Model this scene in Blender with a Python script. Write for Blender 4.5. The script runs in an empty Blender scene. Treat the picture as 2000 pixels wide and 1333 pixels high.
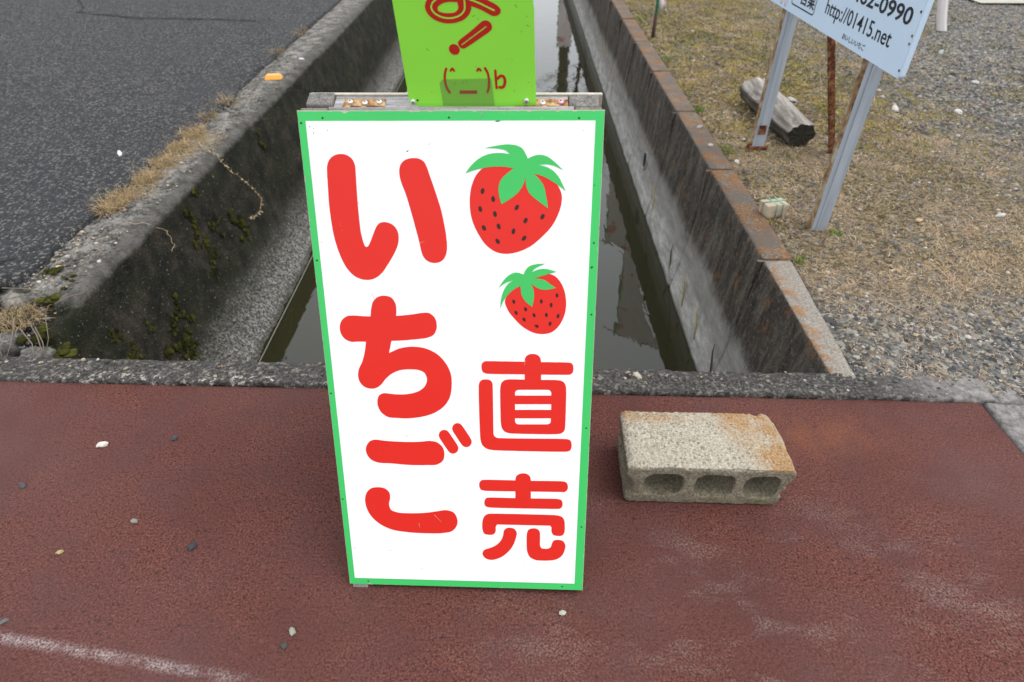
import bpy, bmesh, math, random
import numpy as np
from mathutils import Vector, Matrix, noise

# ------------------------------------------------------------------ camera, sky, sun, exposure
scene = bpy.context.scene
col = scene.collection
R = math.radians
CAM_H = 1.1625
cam_d = bpy.data.cameras.new('camera')
cam = bpy.data.objects.new('camera', cam_d)
col.objects.link(cam)
scene.camera = cam
cam_d.sensor_width = 36.0
cam_d.lens = 36.0 * 1196.0 / 2000.0
cam_d.clip_start = 0.02
cam_d.clip_end = 2000.0
cam.location = (0, 0, CAM_H)
cam.rotation_euler = (R(90 - 38.942), 0, R(0.67))
cam_d.dof.use_dof = True
cam_d.dof.focus_distance = 1.22
cam_d.dof.aperture_fstop = 5.0

SUN_EL, SUN_AZ = 62.0, 98.0
world = bpy.data.worlds.new('World')
scene.world = world
world.use_nodes = True
wn = world.node_tree
wn.nodes.clear()
w_out = wn.nodes.new('ShaderNodeOutputWorld')
w_bg = wn.nodes.new('ShaderNodeBackground')
w_sky = wn.nodes.new('ShaderNodeTexSky')
w_sky.sky_type = 'NISHITA'
w_sky.sun_disc = False
w_sky.sun_elevation = R(SUN_EL)
w_sky.sun_rotation = R(SUN_AZ)
w_sky.air_density = 1.0
w_sky.dust_density = 6.0
w_hs = wn.nodes.new('ShaderNodeHueSaturation')
w_hs.inputs['Saturation'].default_value = 0.16
w_mix = wn.nodes.new('ShaderNodeMixRGB')          # cloud deck evens out the clear sky's gradient
w_mix.inputs['Fac'].default_value = 0.75
w_mix.inputs['Color2'].default_value = (11.0, 11.5, 12.2, 1)
wn.links.new(w_sky.outputs[0], w_hs.inputs['Color'])
wn.links.new(w_hs.outputs[0], w_mix.inputs['Color1'])
wn.links.new(w_mix.outputs[0], w_bg.inputs['Color'])
w_bg.inputs['Strength'].default_value = 0.115
wn.links.new(w_bg.outputs[0], w_out.inputs['Surface'])

sun_d = bpy.data.lights.new('sun', 'SUN')
sun_d.energy = 1.2
sun_d.angle = R(40)
sun_d.color = (1.0, 0.97, 0.93)
sun = bpy.data.objects.new('sun', sun_d)
col.objects.link(sun)
sdir = Vector((math.sin(R(SUN_AZ)) * math.cos(R(SUN_EL)), math.cos(R(SUN_AZ)) * math.cos(R(SUN_EL)), math.sin(R(SUN_EL))))
sun.rotation_euler = sdir.to_track_quat('Z', 'Y').to_euler()
sun.location = (5, 0, 8)

vs = scene.view_settings
vs.view_transform = 'Standard'
vs.look = 'None'
vs.exposure = 0.50
vs.gamma = 1.0
vs.use_curve_mapping = False

rng = np.random.default_rng(7)
random.seed(7)

# ------------------------------------------------------------------ helpers: objects
def tag(o, label=None, cat=None, group=None, kind=None):
    if label: o['label'] = label
    if cat: o['category'] = cat
    if group: o['group'] = group
    if kind: o['kind'] = kind
    return o

def link(name, me, m=None, parent=None, smooth=False):
    o = bpy.data.objects.new(name, me)
    col.objects.link(o)
    if m is not None:
        for mm in (m if isinstance(m, (list, tuple)) else [m]):
            me.materials.append(mm)
    if smooth and len(me.polygons):
        me.polygons.foreach_set('use_smooth', [True] * len(me.polygons))
    if parent is not None:
        o.parent = parent
    return o

def pyd(name, verts, faces, m=None, parent=None, smooth=False):
    me = bpy.data.meshes.new(name)
    me.from_pydata([tuple(map(float, v)) for v in verts], [], [tuple(map(int, f)) for f in faces])
    me.update()
    return link(name, me, m, parent, smooth)

def fast_mesh(name, V, F, m=None, parent=None, smooth=False, cols=None):
    """V (n,3); F (k,3) or (k,4) int array; cols (n,3) per vertex colour"""
    me = bpy.data.meshes.new(name)
    V = np.asarray(V, np.float32); F = np.asarray(F, np.int32)
    k = F.shape[1]
    me.vertices.add(len(V)); me.vertices.foreach_set('co', V.ravel())
    me.loops.add(F.size); me.loops.foreach_set('vertex_index', F.ravel())
    me.polygons.add(len(F))
    me.polygons.foreach_set('loop_start', np.arange(0, F.size, k, dtype=np.int32))
    if cols is not None:
        a = me.color_attributes.new('tint', 'FLOAT_COLOR', 'POINT')
        c4 = np.ones((len(V), 4), np.float32); c4[:, :3] = cols
        a.data.foreach_set('color', c4.ravel())
    me.update(calc_edges=True)
    me.validate()
    return link(name, me, m, parent, smooth)

def empty(name, loc, label, cat, group=None):
    o = bpy.data.objects.new(name, None)
    col.objects.link(o)
    o.location = loc
    o.empty_display_size = 0.05
    return tag(o, label, cat, group)

def off(o, parent_loc):
    """o was built in world coordinates: shift its mesh so it sits right under a parent at parent_loc"""
    o.data.transform(Matrix.Translation(-Vector(parent_loc)))
    return o

def box_bm(bm, c, s, M=None, bevel=0.0):
    r = bmesh.ops.create_cube(bm, size=1.0)
    vs_ = r['verts']
    bmesh.ops.scale(bm, vec=Vector(s), verts=vs_)
    if bevel > 0:
        es = list({e for v in vs_ for e in v.link_edges})
        rb = bmesh.ops.bevel(bm, geom=es, offset=bevel, segments=2, affect='EDGES', profile=0.6)
        vs_ = list({v for f in rb['faces'] for v in f.verts} | {v for v in vs_ if v.is_valid})
    bmesh.ops.translate(bm, vec=Vector(c), verts=vs_)
    if M is not None:
        bmesh.ops.transform(bm, matrix=M, verts=vs_)
    return vs_

def box(name, c, s, m, parent=None, M=None, bevel=0.0):
    bm = bmesh.new()
    box_bm(bm, c, s, M, bevel)
    me = bpy.data.meshes.new(name)
    bm.to_mesh(me); bm.free()
    return link(name, me, m, parent)

def tube_data(pts, rad, sides=6, cap=True):
    P = [Vector(p) for p in pts]
    rad = rad if isinstance(rad, (list, tuple)) else [rad] * len(P)
    V, F = [], []
    ref = Vector((0, 0, 1))
    for i, p in enumerate(P):
        t = (P[min(i + 1, len(P) - 1)] - P[max(i - 1, 0)]).normalized()
        a = t.cross(ref)
        if a.length < 1e-3: a = t.cross(Vector((1, 0, 0)))
        a.normalize(); b = t.cross(a)
        for k in range(sides):
            an = 2 * math.pi * k / sides
            V.append(p + (a * math.cos(an) + b * math.sin(an)) * rad[i])
    for i in range(len(P) - 1):
        for k in range(sides):
            F.append((i * sides + k, i * sides + (k + 1) % sides, (i + 1) * sides + (k + 1) % sides, (i + 1) * sides + k))
    if cap:
        F.append(tuple(range(sides))[::-1])
        F.append(tuple((len(P) - 1) * sides + k for k in range(sides)))
    return V, F

def tube(name, pts, rad, m, parent=None, sides=6, smooth=True):
    V, F = tube_data(pts, rad, sides)
    return pyd(name, V, F, m, parent, smooth)

def merge(parts):
    V, F = [], []
    for v, f in parts:
        n = len(V); V += list(v); F += [tuple(i + n for i in q) for q in f]
    return V, F

def fbm(x, y, z, o=4):
    return noise.fractal(Vector((x, y, z)), 1.0, 2.0, o)

def eval_mesh(o, name):
    dg = bpy.context.evaluated_depsgraph_get()
    return bpy.data.meshes.new_from_object(o.evaluated_get(dg))

# ------------------------------------------------------------------ helpers: materials
class NT:
    def __init__(s, name):
        s.m = bpy.data.materials.new(name); s.m.use_nodes = True
        s.t = s.m.node_tree; s.b = s.t.nodes['Principled BSDF']
        s.tc = s.t.nodes.new('ShaderNodeTexCoord')
        s.obj = s.tc.outputs['Object']
    def n(s, k): return s.t.nodes.new(k)
    def l(s, a, b): s.t.links.new(a, b)
    def geo(s): return s.n('ShaderNodeNewGeometry')
    def setin(s, sock, v):
        if isinstance(v, bpy.types.NodeSocket): s.l(v, sock)
        elif isinstance(v, (tuple, list)) and len(v) == 3 and sock.type == 'RGBA': sock.default_value = (*v, 1)
        else: sock.default_value = v
    def mapping(s, scale=(1, 1, 1), rot=(0, 0, 0), loc=(0, 0, 0), src=None):
        q = s.n('ShaderNodeMapping'); s.l(src or s.obj, q.inputs['Vector'])
        q.inputs['Scale'].default_value = scale; q.inputs['Rotation'].default_value = rot; q.inputs['Location'].default_value = loc
        return q.outputs[0]
    def noise(s, scale, detail=4, rough=0.55, dist=0.0, vec=None):
        q = s.n('ShaderNodeTexNoise'); s.l(vec or s.obj, q.inputs['Vector'])
        q.inputs['Scale'].default_value = scale; q.inputs['Detail'].default_value = detail
        q.inputs['Roughness'].default_value = rough; q.inputs['Distortion'].default_value = dist
        return q.outputs['Fac']
    def voro(s, scale, feature='F1', out='Color', vec=None, rand=1.0):
        q = s.n('ShaderNodeTexVoronoi'); s.l(vec or s.obj, q.inputs['Vector'])
        q.feature = feature; q.inputs['Scale'].default_value = scale; q.inputs['Randomness'].default_value = rand
        return q.outputs[out]
    def ramp(s, fac, stops, interp='LINEAR'):
        q = s.n('ShaderNodeValToRGB'); s.l(fac, q.inputs['Fac']); cr = q.color_ramp; cr.interpolation = interp
        while len(cr.elements) < len(stops): cr.elements.new(0.5)
        for e, (p, c) in zip(cr.elements, stops):
            e.position = p
            e.color = (c, c, c, 1) if isinstance(c, (int, float)) else (*c, 1)
        return q.outputs['Color']
    def mix(s, fac, a, b, blend='MIX'):
        q = s.n('ShaderNodeMixRGB'); q.blend_type = blend
        s.setin(q.inputs['Fac'], fac); s.setin(q.inputs['Color1'], a); s.setin(q.inputs['Color2'], b)
        return q.outputs[0]
    def math(s, op, a, b=0.0, c=0.0, clamp=False):
        q = s.n('ShaderNodeMath'); q.operation = op; q.use_clamp = clamp
        s.setin(q.inputs[0], a); s.setin(q.inputs[1], b); s.setin(q.inputs[2], c)
        return q.outputs[0]
    def wpos(s): return s.xyz(s.geo().outputs['Position'])
    def xyz(s, src=None):
        q = s.n('ShaderNodeSeparateXYZ'); s.l(src or s.obj, q.inputs[0]); return q.outputs
    def mr(s, v, a, b, c=0.0, d=1.0, smooth=True):
        q = s.n('ShaderNodeMapRange'); q.interpolation_type = 'SMOOTHSTEP' if smooth else 'LINEAR'
        s.setin(q.inputs['Value'], v); q.inputs['From Min'].default_value = a; q.inputs['From Max'].default_value = b
        q.inputs['To Min'].default_value = c; q.inputs['To Max'].default_value = d
        return q.outputs[0]
    def attr(s, name):
        q = s.n('ShaderNodeAttribute'); q.attribute_name = name; return q.outputs['Color']
    def bump(s, h, strength=0.5, dist=0.01, prev=None):
        q = s.n('ShaderNodeBump'); q.inputs['Strength'].default_value = strength; q.inputs['Distance'].default_value = dist
        s.l(h, q.inputs['Height'])
        if prev is not None: s.l(prev, q.inputs['Normal'])
        return q.outputs[0]
    def done(s, color, rough=0.8, normal=None, spec=0.3, metal=0.0):
        s.setin(s.b.inputs['Base Color'], color); s.setin(s.b.inputs['Roughness'], rough)
        s.setin(s.b.inputs['Specular IOR Level'], spec); s.setin(s.b.inputs['Metallic'], metal)
        if normal is not None: s.l(normal, s.b.inputs['Normal'])
        return s.m

def flat(name, c, rough=0.6, var=0.12, scale=60, spec=0.3, metal=0.0, bump=0.0):
    q = NT(name)
    f = q.noise(scale, 4)
    c2 = q.mix(f, tuple(x * (1 - var) for x in c), tuple(min(1, x * (1 + var)) for x in c))
    nb = q.bump(q.noise(scale * 4, 3), bump, 0.003) if bump else None
    return q.done(c2, rough, nb, spec, metal)

M = {}
# red anti-slip pavement
q = NT('red_pavement')
x, y, z = q.xyz()[:3]
g1 = q.noise(230, 3, 0.6); g2 = q.noise(90, 3, 0.6); g3 = q.noise(7, 6, 0.6); g4 = q.noise(1.7, 4, 0.5)
c = q.ramp(g1, [(0.38, (.038, .014, .011)), (0.50, (.092, .031, .025)), (0.64, (.160, .064, .050))])
c = q.mix(q.ramp(g2, [(0.42, 0.0), (0.62, 0.5)]), c, (.112, .041, .033))
c = q.mix(q.ramp(q.noise(120, 2, .5), [(0.31, 0.9), (0.39, 0.0)]), c, (.022, .009, .008))      # pits
c = q.mix(q.ramp(q.noise(85, 2, .5), [(0.64, 0.0), (0.72, 0.5)]), c, (.20, .075, .048))
c = q.mix(q.ramp(g3, [(0.44, 0.0), (0.66, 0.45)]), c, (.066, .032, .032))
c = q.mix(q.ramp(g4, [(0.42, 0.0), (0.66, 0.45)]), c, (.098, .050, .046))
c = q.mix(q.ramp(q.noise(2.6, 5, .6), [(0.36, 0.40), (0.52, 0.0)]), c, (.066, .022, .017))
# dusty pale scuffs, mostly on the trafficked right and front
sc = q.noise(1.0, 9, 0.76, 0.0, q.mapping((3.6, 7.5, 1), rot=(0, 0, .45)))
area = q.math('MULTIPLY', q.mr(x, -0.35, 0.35), q.mr(y, 0.98, 0.62))
area = q.math('ADD', area, 0.10)
scm = q.math('MULTIPLY', q.ramp(sc, [(0.51, 0.0), (0.62, 1.0)]), area)
scm = q.math('MULTIPLY', scm, q.ramp(g1, [(0.42, 0.05), (0.62, 1.0)]))
c = q.mix(q.math('MULTIPLY', scm, 0.28), c, (.30, .25, .22))
# worn white line
lx = q.math('MULTIPLY_ADD', q.math('ADD', x, 0.98), -0.145, 0.538)
d = q.math('ABSOLUTE', q.math('SUBTRACT', y, lx))
lm = q.math('MULTIPLY', q.mr(d, 0.017, 0.000), q.mr(x, -0.42, -0.56))
lm = q.math('MULTIPLY', lm, q.ramp(g1, [(0.40, 0.10), (0.60, 1.0)]))
lm = q.math('MULTIPLY', lm, q.ramp(q.noise(22, 6, 0.7), [(0.38, 0.05), (0.58, 1.0)]))
c = q.mix(q.math('MULTIPLY', lm, 0.42), c, (.52, .47, .47))
# rusty run-off beside the block
dx = q.math('SUBTRACT', x, 0.76); dy = q.math('SUBTRACT', y, 1.06)
dd = q.math('SQRT', q.math('ADD', q.math('MULTIPLY', dx, dx), q.math('MULTIPLY', q.math('MULTIPLY', dy, dy), 4.0)))
om = q.math('MULTIPLY', q.mr(dd, 0.34, 0.02), q.ramp(q.noise(9, 5, 0.6), [(0.40, 0.0), (0.65, 0.32)]))
c = q.mix(om, c, (.20, .075, .030))
hb = q.math('ADD', g1, q.math('MULTIPLY', g2, 0.6))
M['red'] = q.done(c, 0.86, q.bump(hb, 0.6, 0.003), 0.15)

# asphalt road
q = NT('asphalt')
v1 = q.voro(120, out='Color'); vd = q.voro(120, out='Distance')
gr = q.n('ShaderNodeRGBToBW'); q.l(v1, gr.inputs[0])
n1 = q.noise(260, 2, 0.6); n2 = q.noise(2.2, 5, 0.55)
c = q.ramp(gr.outputs[0], [(0.15, (.008, .008, .009)), (0.50, (.022, .022, .0235)), (0.70, (.046, .046, .047)), (0.84, (.20, .187, .165))])
c = q.mix(q.ramp(n1, [(0.40, 0.55), (0.58, 0.0)]), c, (.020, .020, .022))
c = q.mix(q.ramp(n2, [(0.40, 0.0), (0.65, 0.35)]), c, (.034, .034, .037))
h = q.math('ADD', q.math('MULTIPLY', vd, -1.0), q.math('MULTIPLY', n1, 0.6))
M['asphalt'] = q.done(c, 0.8, q.bump(h, 0.85, 0.006), 0.22)

# left canal wall: weathered grey top, algae-black face, rough pale footing
q = NT('canal_wall_left_concrete')
x, y, z = q.wpos()[:3]
nb_ = q.noise(4, 6, 0.6); nf = q.noise(150, 5, 0.7); ns = q.noise(330, 3, 0.6); nm_ = q.noise(28, 6, 0.7)
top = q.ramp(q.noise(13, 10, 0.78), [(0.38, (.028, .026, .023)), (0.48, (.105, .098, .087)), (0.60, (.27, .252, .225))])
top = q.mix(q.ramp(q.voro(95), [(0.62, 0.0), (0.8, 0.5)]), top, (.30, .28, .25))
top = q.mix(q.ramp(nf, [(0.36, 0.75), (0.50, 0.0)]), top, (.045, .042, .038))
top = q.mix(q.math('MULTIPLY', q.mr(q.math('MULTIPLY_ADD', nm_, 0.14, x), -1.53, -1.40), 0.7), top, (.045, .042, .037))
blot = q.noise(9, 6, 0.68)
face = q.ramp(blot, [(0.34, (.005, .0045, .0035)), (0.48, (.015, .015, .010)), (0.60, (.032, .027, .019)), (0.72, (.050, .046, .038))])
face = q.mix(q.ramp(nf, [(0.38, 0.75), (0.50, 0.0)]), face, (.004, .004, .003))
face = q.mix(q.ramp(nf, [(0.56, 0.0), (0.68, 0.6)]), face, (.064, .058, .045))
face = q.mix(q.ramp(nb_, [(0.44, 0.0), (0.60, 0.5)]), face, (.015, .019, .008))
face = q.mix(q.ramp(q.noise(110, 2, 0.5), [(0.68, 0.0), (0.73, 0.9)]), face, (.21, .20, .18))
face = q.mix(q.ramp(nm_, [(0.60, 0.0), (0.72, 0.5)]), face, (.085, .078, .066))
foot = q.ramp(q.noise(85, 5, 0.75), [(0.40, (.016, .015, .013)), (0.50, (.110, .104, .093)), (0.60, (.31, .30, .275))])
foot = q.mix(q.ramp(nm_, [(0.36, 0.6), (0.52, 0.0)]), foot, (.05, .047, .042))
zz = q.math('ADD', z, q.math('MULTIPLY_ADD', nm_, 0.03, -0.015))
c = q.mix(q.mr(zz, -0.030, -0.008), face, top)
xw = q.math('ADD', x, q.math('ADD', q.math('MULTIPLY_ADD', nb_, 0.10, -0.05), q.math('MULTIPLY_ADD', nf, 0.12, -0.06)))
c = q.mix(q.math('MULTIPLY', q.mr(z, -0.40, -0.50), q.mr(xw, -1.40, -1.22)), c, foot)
c = q.mix(q.math('MULTIPLY', q.mr(z, -0.635, -0.655), 0.7), c, (.04, .04, .03))
hb = q.math('ADD', q.math('MULTIPLY', nf, 1.0), q.math('MULTIPLY', nm_, 1.6))
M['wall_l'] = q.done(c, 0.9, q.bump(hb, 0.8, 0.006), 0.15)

# right canal wall: lichen-rusty coping, streaked dark face, pale washed foot
q = NT('canal_wall_right_concrete')
gm = q.geo(); pos = gm.outputs['Position']
x, y, z = q.xyz(pos)[:3]
st = q.noise(1.0, 7, 0.72, 0.2, q.mapping((15, 15, 3.2), src=pos))
st2 = q.noise(1.0, 6, 0.7, 0.0, q.mapping((80, 80, 16), src=pos))
nf = q.noise(150, 4, 0.7, vec=pos); nl = q.noise(15, 8, 0.75, vec=pos); nw = q.noise(3.2, 4, 0.6, vec=pos); nb_ = q.noise(6, 5, .65, vec=pos)
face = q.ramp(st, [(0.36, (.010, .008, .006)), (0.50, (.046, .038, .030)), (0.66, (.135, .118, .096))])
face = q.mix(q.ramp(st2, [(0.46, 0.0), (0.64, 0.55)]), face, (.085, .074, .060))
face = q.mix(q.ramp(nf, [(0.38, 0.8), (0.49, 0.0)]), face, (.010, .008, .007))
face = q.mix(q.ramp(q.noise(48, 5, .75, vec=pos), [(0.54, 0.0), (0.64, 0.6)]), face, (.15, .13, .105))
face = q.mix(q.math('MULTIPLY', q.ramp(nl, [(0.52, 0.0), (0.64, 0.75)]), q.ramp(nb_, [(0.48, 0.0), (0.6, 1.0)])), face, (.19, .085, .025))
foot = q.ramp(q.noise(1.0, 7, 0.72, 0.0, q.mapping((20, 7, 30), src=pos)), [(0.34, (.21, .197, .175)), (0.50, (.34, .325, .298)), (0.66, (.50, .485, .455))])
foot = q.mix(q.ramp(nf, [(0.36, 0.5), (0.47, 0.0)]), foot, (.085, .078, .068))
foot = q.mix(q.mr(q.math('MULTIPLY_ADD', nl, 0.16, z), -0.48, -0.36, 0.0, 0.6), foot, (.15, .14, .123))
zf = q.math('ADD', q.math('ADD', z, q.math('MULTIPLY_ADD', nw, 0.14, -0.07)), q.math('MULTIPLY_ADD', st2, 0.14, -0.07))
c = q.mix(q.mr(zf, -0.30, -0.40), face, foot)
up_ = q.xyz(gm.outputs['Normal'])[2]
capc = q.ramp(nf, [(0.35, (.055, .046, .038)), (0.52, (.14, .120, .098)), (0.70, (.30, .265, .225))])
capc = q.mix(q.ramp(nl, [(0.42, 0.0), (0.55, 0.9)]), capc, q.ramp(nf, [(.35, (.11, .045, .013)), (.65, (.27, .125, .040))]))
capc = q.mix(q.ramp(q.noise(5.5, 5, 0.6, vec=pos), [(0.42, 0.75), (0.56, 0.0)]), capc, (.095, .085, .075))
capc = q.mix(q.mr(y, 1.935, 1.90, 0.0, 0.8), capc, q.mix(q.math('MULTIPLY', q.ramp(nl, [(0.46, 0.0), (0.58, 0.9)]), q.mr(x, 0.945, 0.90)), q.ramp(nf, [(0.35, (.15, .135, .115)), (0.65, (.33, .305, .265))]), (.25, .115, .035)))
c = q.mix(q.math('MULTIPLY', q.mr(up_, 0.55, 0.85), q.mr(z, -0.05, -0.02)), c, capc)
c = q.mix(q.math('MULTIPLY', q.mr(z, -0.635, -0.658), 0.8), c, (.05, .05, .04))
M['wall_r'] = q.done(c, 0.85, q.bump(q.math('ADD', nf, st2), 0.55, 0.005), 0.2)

# kerb of the slab
q = NT('kerb_concrete')
x, y, z = q.xyz()[:3]
nf = q.noise(120, 6, 0.72); nl = q.noise(42, 7, 0.75); ns = q.noise(260, 3, 0.6)
c = q.ramp(nf, [(0.34, (.014, .012, .011)), (0.52, (.052, .047, .043)), (0.68, (.15, .14, .125))])
c = q.mix(q.ramp(q.voro(120), [(0.76, 0.0), (0.86, 0.55)]), c, (.26, .24, .205))
ch = q.math('MULTIPLY', q.ramp(nl, [(0.56, 0.0), (0.60, 0.9)]), q.mr(q.math('ABSOLUTE', q.math('ADD', x, 0.85)), 0.65, 0.25, 0.25, 1.0))
ch = q.math('MULTIPLY', ch, q.mr(q.math('MULTIPLY_ADD', x, 0.0194, y), 1.285, 1.235, 0.15, 1.0))
c = q.mix(ch, c, q.ramp(ns, [(0.35, (.25, .23, .19)), (0.6, (.55, .52, .46))]))
c = q.mix(q.math('MULTIPLY', q.mr(x, 0.95, 1.28), 0.85), c, q.ramp(nl, [(0.36, (.10, .09, .085)), (0.56, (.27, .25, .24)), (0.7, (.38, .34, .31))]))
M['kerb'] = q.done(c, 0.85, q.bump(q.math('ADD', nf, q.math('MULTIPLY', ns, 0.5)), 0.7, 0.008), 0.22)

# water
q = NT('canal_water')
w1 = q.noise(1.0, 2, 0.5, 0.3, q.mapping((16, 5, 1)))
w2 = q.noise(1.0, 2, 0.5, 0.2, q.mapping((4.5, 2.0, 1)))
hh = q.math('ADD', w1, q.math('MULTIPLY', w2, 1.6))
M['water'] = q.done((.020, .019, .008), 0.01, q.bump(hh, 0.055, 0.010), 0.5)
q.b.inputs['IOR'].default_value = 1.5

# bank soil
q = NT('bank_soil')
x, y, z = q.xyz()[:3]
n1 = q.noise(45, 6, 0.7); n2 = q.noise(2.6, 6, 0.65, 0.3); n3 = q.noise(150, 3, 0.6); n4 = q.noise(6.5, 6, 0.65)
soil = q.ramp(n1, [(0.34, (.022, .016, .009)), (0.50, (.105, .080, .048)), (0.66, (.30, .235, .150))])
gv = q.n('ShaderNodeRGBToBW'); q.l(q.voro(75), gv.inputs[0])
grav = q.ramp(gv.outputs[0], [(0.12, (.030, .031, .034)), (0.45, (.095, .095, .098)), (0.70, (.19, .18, .165)), (0.90, (.40, .37, .32))])
far = q.math('MULTIPLY', q.mr(x, 1.7, 2.6), q.mr(y, 2.0, 3.5))
near = q.mr(y, 1.95, 1.45)
gm_ = q.math('MAXIMUM', q.math('MAXIMUM', far, near), q.ramp(n2, [(0.55, 0.0), (0.68, 0.8)]))
c = q.mix(gm_, soil, grav)
mo = q.math('MULTIPLY', q.ramp(n4, [(0.47, 0.0), (0.60, 1.0)]), q.math('MULTIPLY', q.mr(y, 2.1, 3.6, 0.15, 1.0), q.mr(x, 2.9, 1.9, 0.15, 1.0)))
c = q.mix(q.math('MULTIPLY', mo, 0.8), c, q.ramp(n1, [(0.35, (.07, .060, .012)), (0.6, (.29, .215, .040))]))
M['soil'] = q.done(c, 0.92, q.bump(q.math('ADD', n1, n3), 0.9, 0.012), 0.15)

M['pad'] = flat('pale_concrete', (.36, .34, .29), .85, .25, 9)
M['ground'] = flat('field_soil', (.13, .11, .075), .95, .3, 3)
M['bed'] = flat('canal_mud', (.03, .028, .015), .9, .3, 12)

# materials that read a per-piece tint
def tinted(name, rough=0.85, var=0.25, scale=300, spec=0.2, transl=0.0):
    q = NT(name)
    f = q.noise(scale, 3)
    c = q.mix(1.0, q.attr('tint'), q.ramp(f, [(0.3, 1 - var), (0.7, 1 + var * 0.0 + 0.0)]), 'MULTIPLY')
    return q.done(c, rough, None, spec)
M['stones'] = tinted('gravel_stones', 0.75, 0.35, 260, 0.3)
M['straw'] = tinted('dry_grass', 0.8, 0.25, 120)
M['mossy'] = tinted('moss', 0.95, 0.5, 400, 0.08)

# sign materials
def vinyl(name, c, rough=0.28, wear=0.0, wearc=(.7, .7, .66)):
    q = NT(name)
    c2 = q.mix(q.noise(7, 4), tuple(v * 0.95 for v in c), tuple(min(1, v * 1.04) for v in c))
    if wear:
        s = q.noise(55, 8, 0.75, 1.2); s2 = q.noise(9, 3)
        k = q.math('MULTIPLY', q.ramp(s, [(0.68 - wear * .05, 0.0), (0.70, 0.8)]), q.ramp(s2, [(0.52, 0.0), (0.60, 1.0)]))
        c2 = q.mix(k, c2, wearc)
    return q.done(c2, rough, q.bump(q.noise(30, 3), 0.05, 0.002), 0.18)
M['white'] = vinyl('white_sheet', (.86, .865, .86), .3, .8, (.50, .49, .47))
M['green'] = vinyl('green_border_film', (.055, .50, .125), .3, 1.0, (.55, .62, .55))
M['letter'] = vinyl('red_letter_film', (.66, .026, .018), .3, .5, (.62, .25, .22))
M['leafg'] = vinyl('leaf_green_film', (.055, .47, .110), .3)
M['seed'] = flat('seed_print', (.030, .012, .010), .5, .1)
M['lime'] = vinyl('lime_board', (.26, .70, .062), .38, .8, (.06, .12, .03))
M['darkred'] = vinyl('dark_red_print', (.42, .020, .015), .4)
M['nail'] = flat('nail_hole', (.02, .018, .016), .6, .2)
M['plyedge'] = flat('plywood_edge', (.46, .41, .34), .85, .35, 90, bump=.3)

def wood(name, dark, light, axis_scale, rough=.85):
    q = NT(name)
    f = q.noise(1.0, 6, 0.65, 0.4, q.mapping(axis_scale)); f2 = q.noise(180, 3)
    c = q.ramp(f, [(0.30, dark), (0.66, light)])
    c = q.mix(q.ramp(f2, [(0.35, 0.35), (0.5, 0.0)]), c, tuple(v * .6 for v in dark))
    return q.done(c, rough, q.bump(f, 0.5, 0.004), 0.2)
M['grey_rail'] = wood('weathered_rail_wood', (.17, .16, .16), (.44, .42, .42), (5, 160, 160))
M['grey_stile'] = wood('weathered_stile_wood', (.13, .12, .11), (.32, .29, .26), (160, 160, 8))
q = NT('end_grain')
vd = q.voro(150, 'DISTANCE_TO_EDGE', 'Distance', q.mapping((1, .55, 1.0))); f = q.noise(90, 5, .65)
c = q.ramp(f, [(0.3, (.09, .085, .078)), (0.7, (.25, .235, .215))])
c = q.mix(q.ramp(vd, [(0.01, 0.75), (0.05, 0.0)]), c, (.028, .024, .020))
M['endgrain'] = q.done(c, .9, q.bump(vd, .5, .003), .15)
q = NT('rusty_brass_hinge')
f = q.noise(70, 6, .7)
c = q.ramp(f, [(0.34, (.07, .022, .008)), (0.47, (.30, .15, .05)), (0.62, (.52, .37, .18))])
M['hinge'] = q.done(c, .55, q.bump(f, .3, .002), .4, .35)
M['hinge_dark'] = flat('hinge_rust', (.10, .030, .010), .8, .4, 120)
M['screw'] = flat('screw_steel', (.62, .62, .60), .35, .15, 90, .5, .6)
M['screw_dark'] = flat('screw_cross', (.03, .028, .026), .6, .1)
M['screw_pink'] = flat('screw_pink_steel', (.62, .35, .48), .4, .15, 90, .5, .4)

# galvanised posts
q = NT('galvanised_post')
f = q.noise(26, 6, .7); f2 = q.noise(1.0, 4, .6, .2, q.mapping((40, 40, 3))); x, y, z = q.xyz()[:3]
c = q.ramp(f2, [(0.3, (.28, .32, .37)), (0.7, (.44, .48, .53))])
tan_ = q.ramp(f, [(0.35, (.10, .03, .012)), (0.48, (.30, .20, .10)), (0.66, (.42, .36, .26))])
c = q.mix(q.ramp(f, [(0.66, 0.0), (0.74, 0.8)]), c, (.13, .045, .018))
M['galv'] = q.done(c, .45, q.bump(f, .15, .003), .5, .35)
q2 = NT('rusted_flange')
f = q2.noise(20, 6, .7)
M['flange'] = q2.done(q2.ramp(f, [(0.36, (.09, .028, .012)), (0.48, (.24, .15, .07)), (0.62, (.36, .33, .26))]), .6, None, .3)
q = NT('rusted_steel')
f = q.noise(34, 7, .75, .5)
M['rust'] = q.done(q.ramp(f, [(0.36, (.018, .008, .006)), (0.48, (.10, .030, .012)), (0.60, (.22, .10, .045)), (0.70, (.34, .26, .17))]), .85, q.bump(f, .5, .004), .2)
M['panel'] = vinyl('pale_blue_panel', (.55, .67, .80), .32)
M['panel_side'] = flat('panel_edge', (.30, .38, .44), .5, .2)
M['ink'] = flat('black_print', (.016, .017, .022), .5, .1)
M['bluegrey'] = flat('grey_print', (.10, .12, .16), .5, .1)
M['pinkprint'] = flat('pink_print', (.52, .30, .36), .5, .1)

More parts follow.
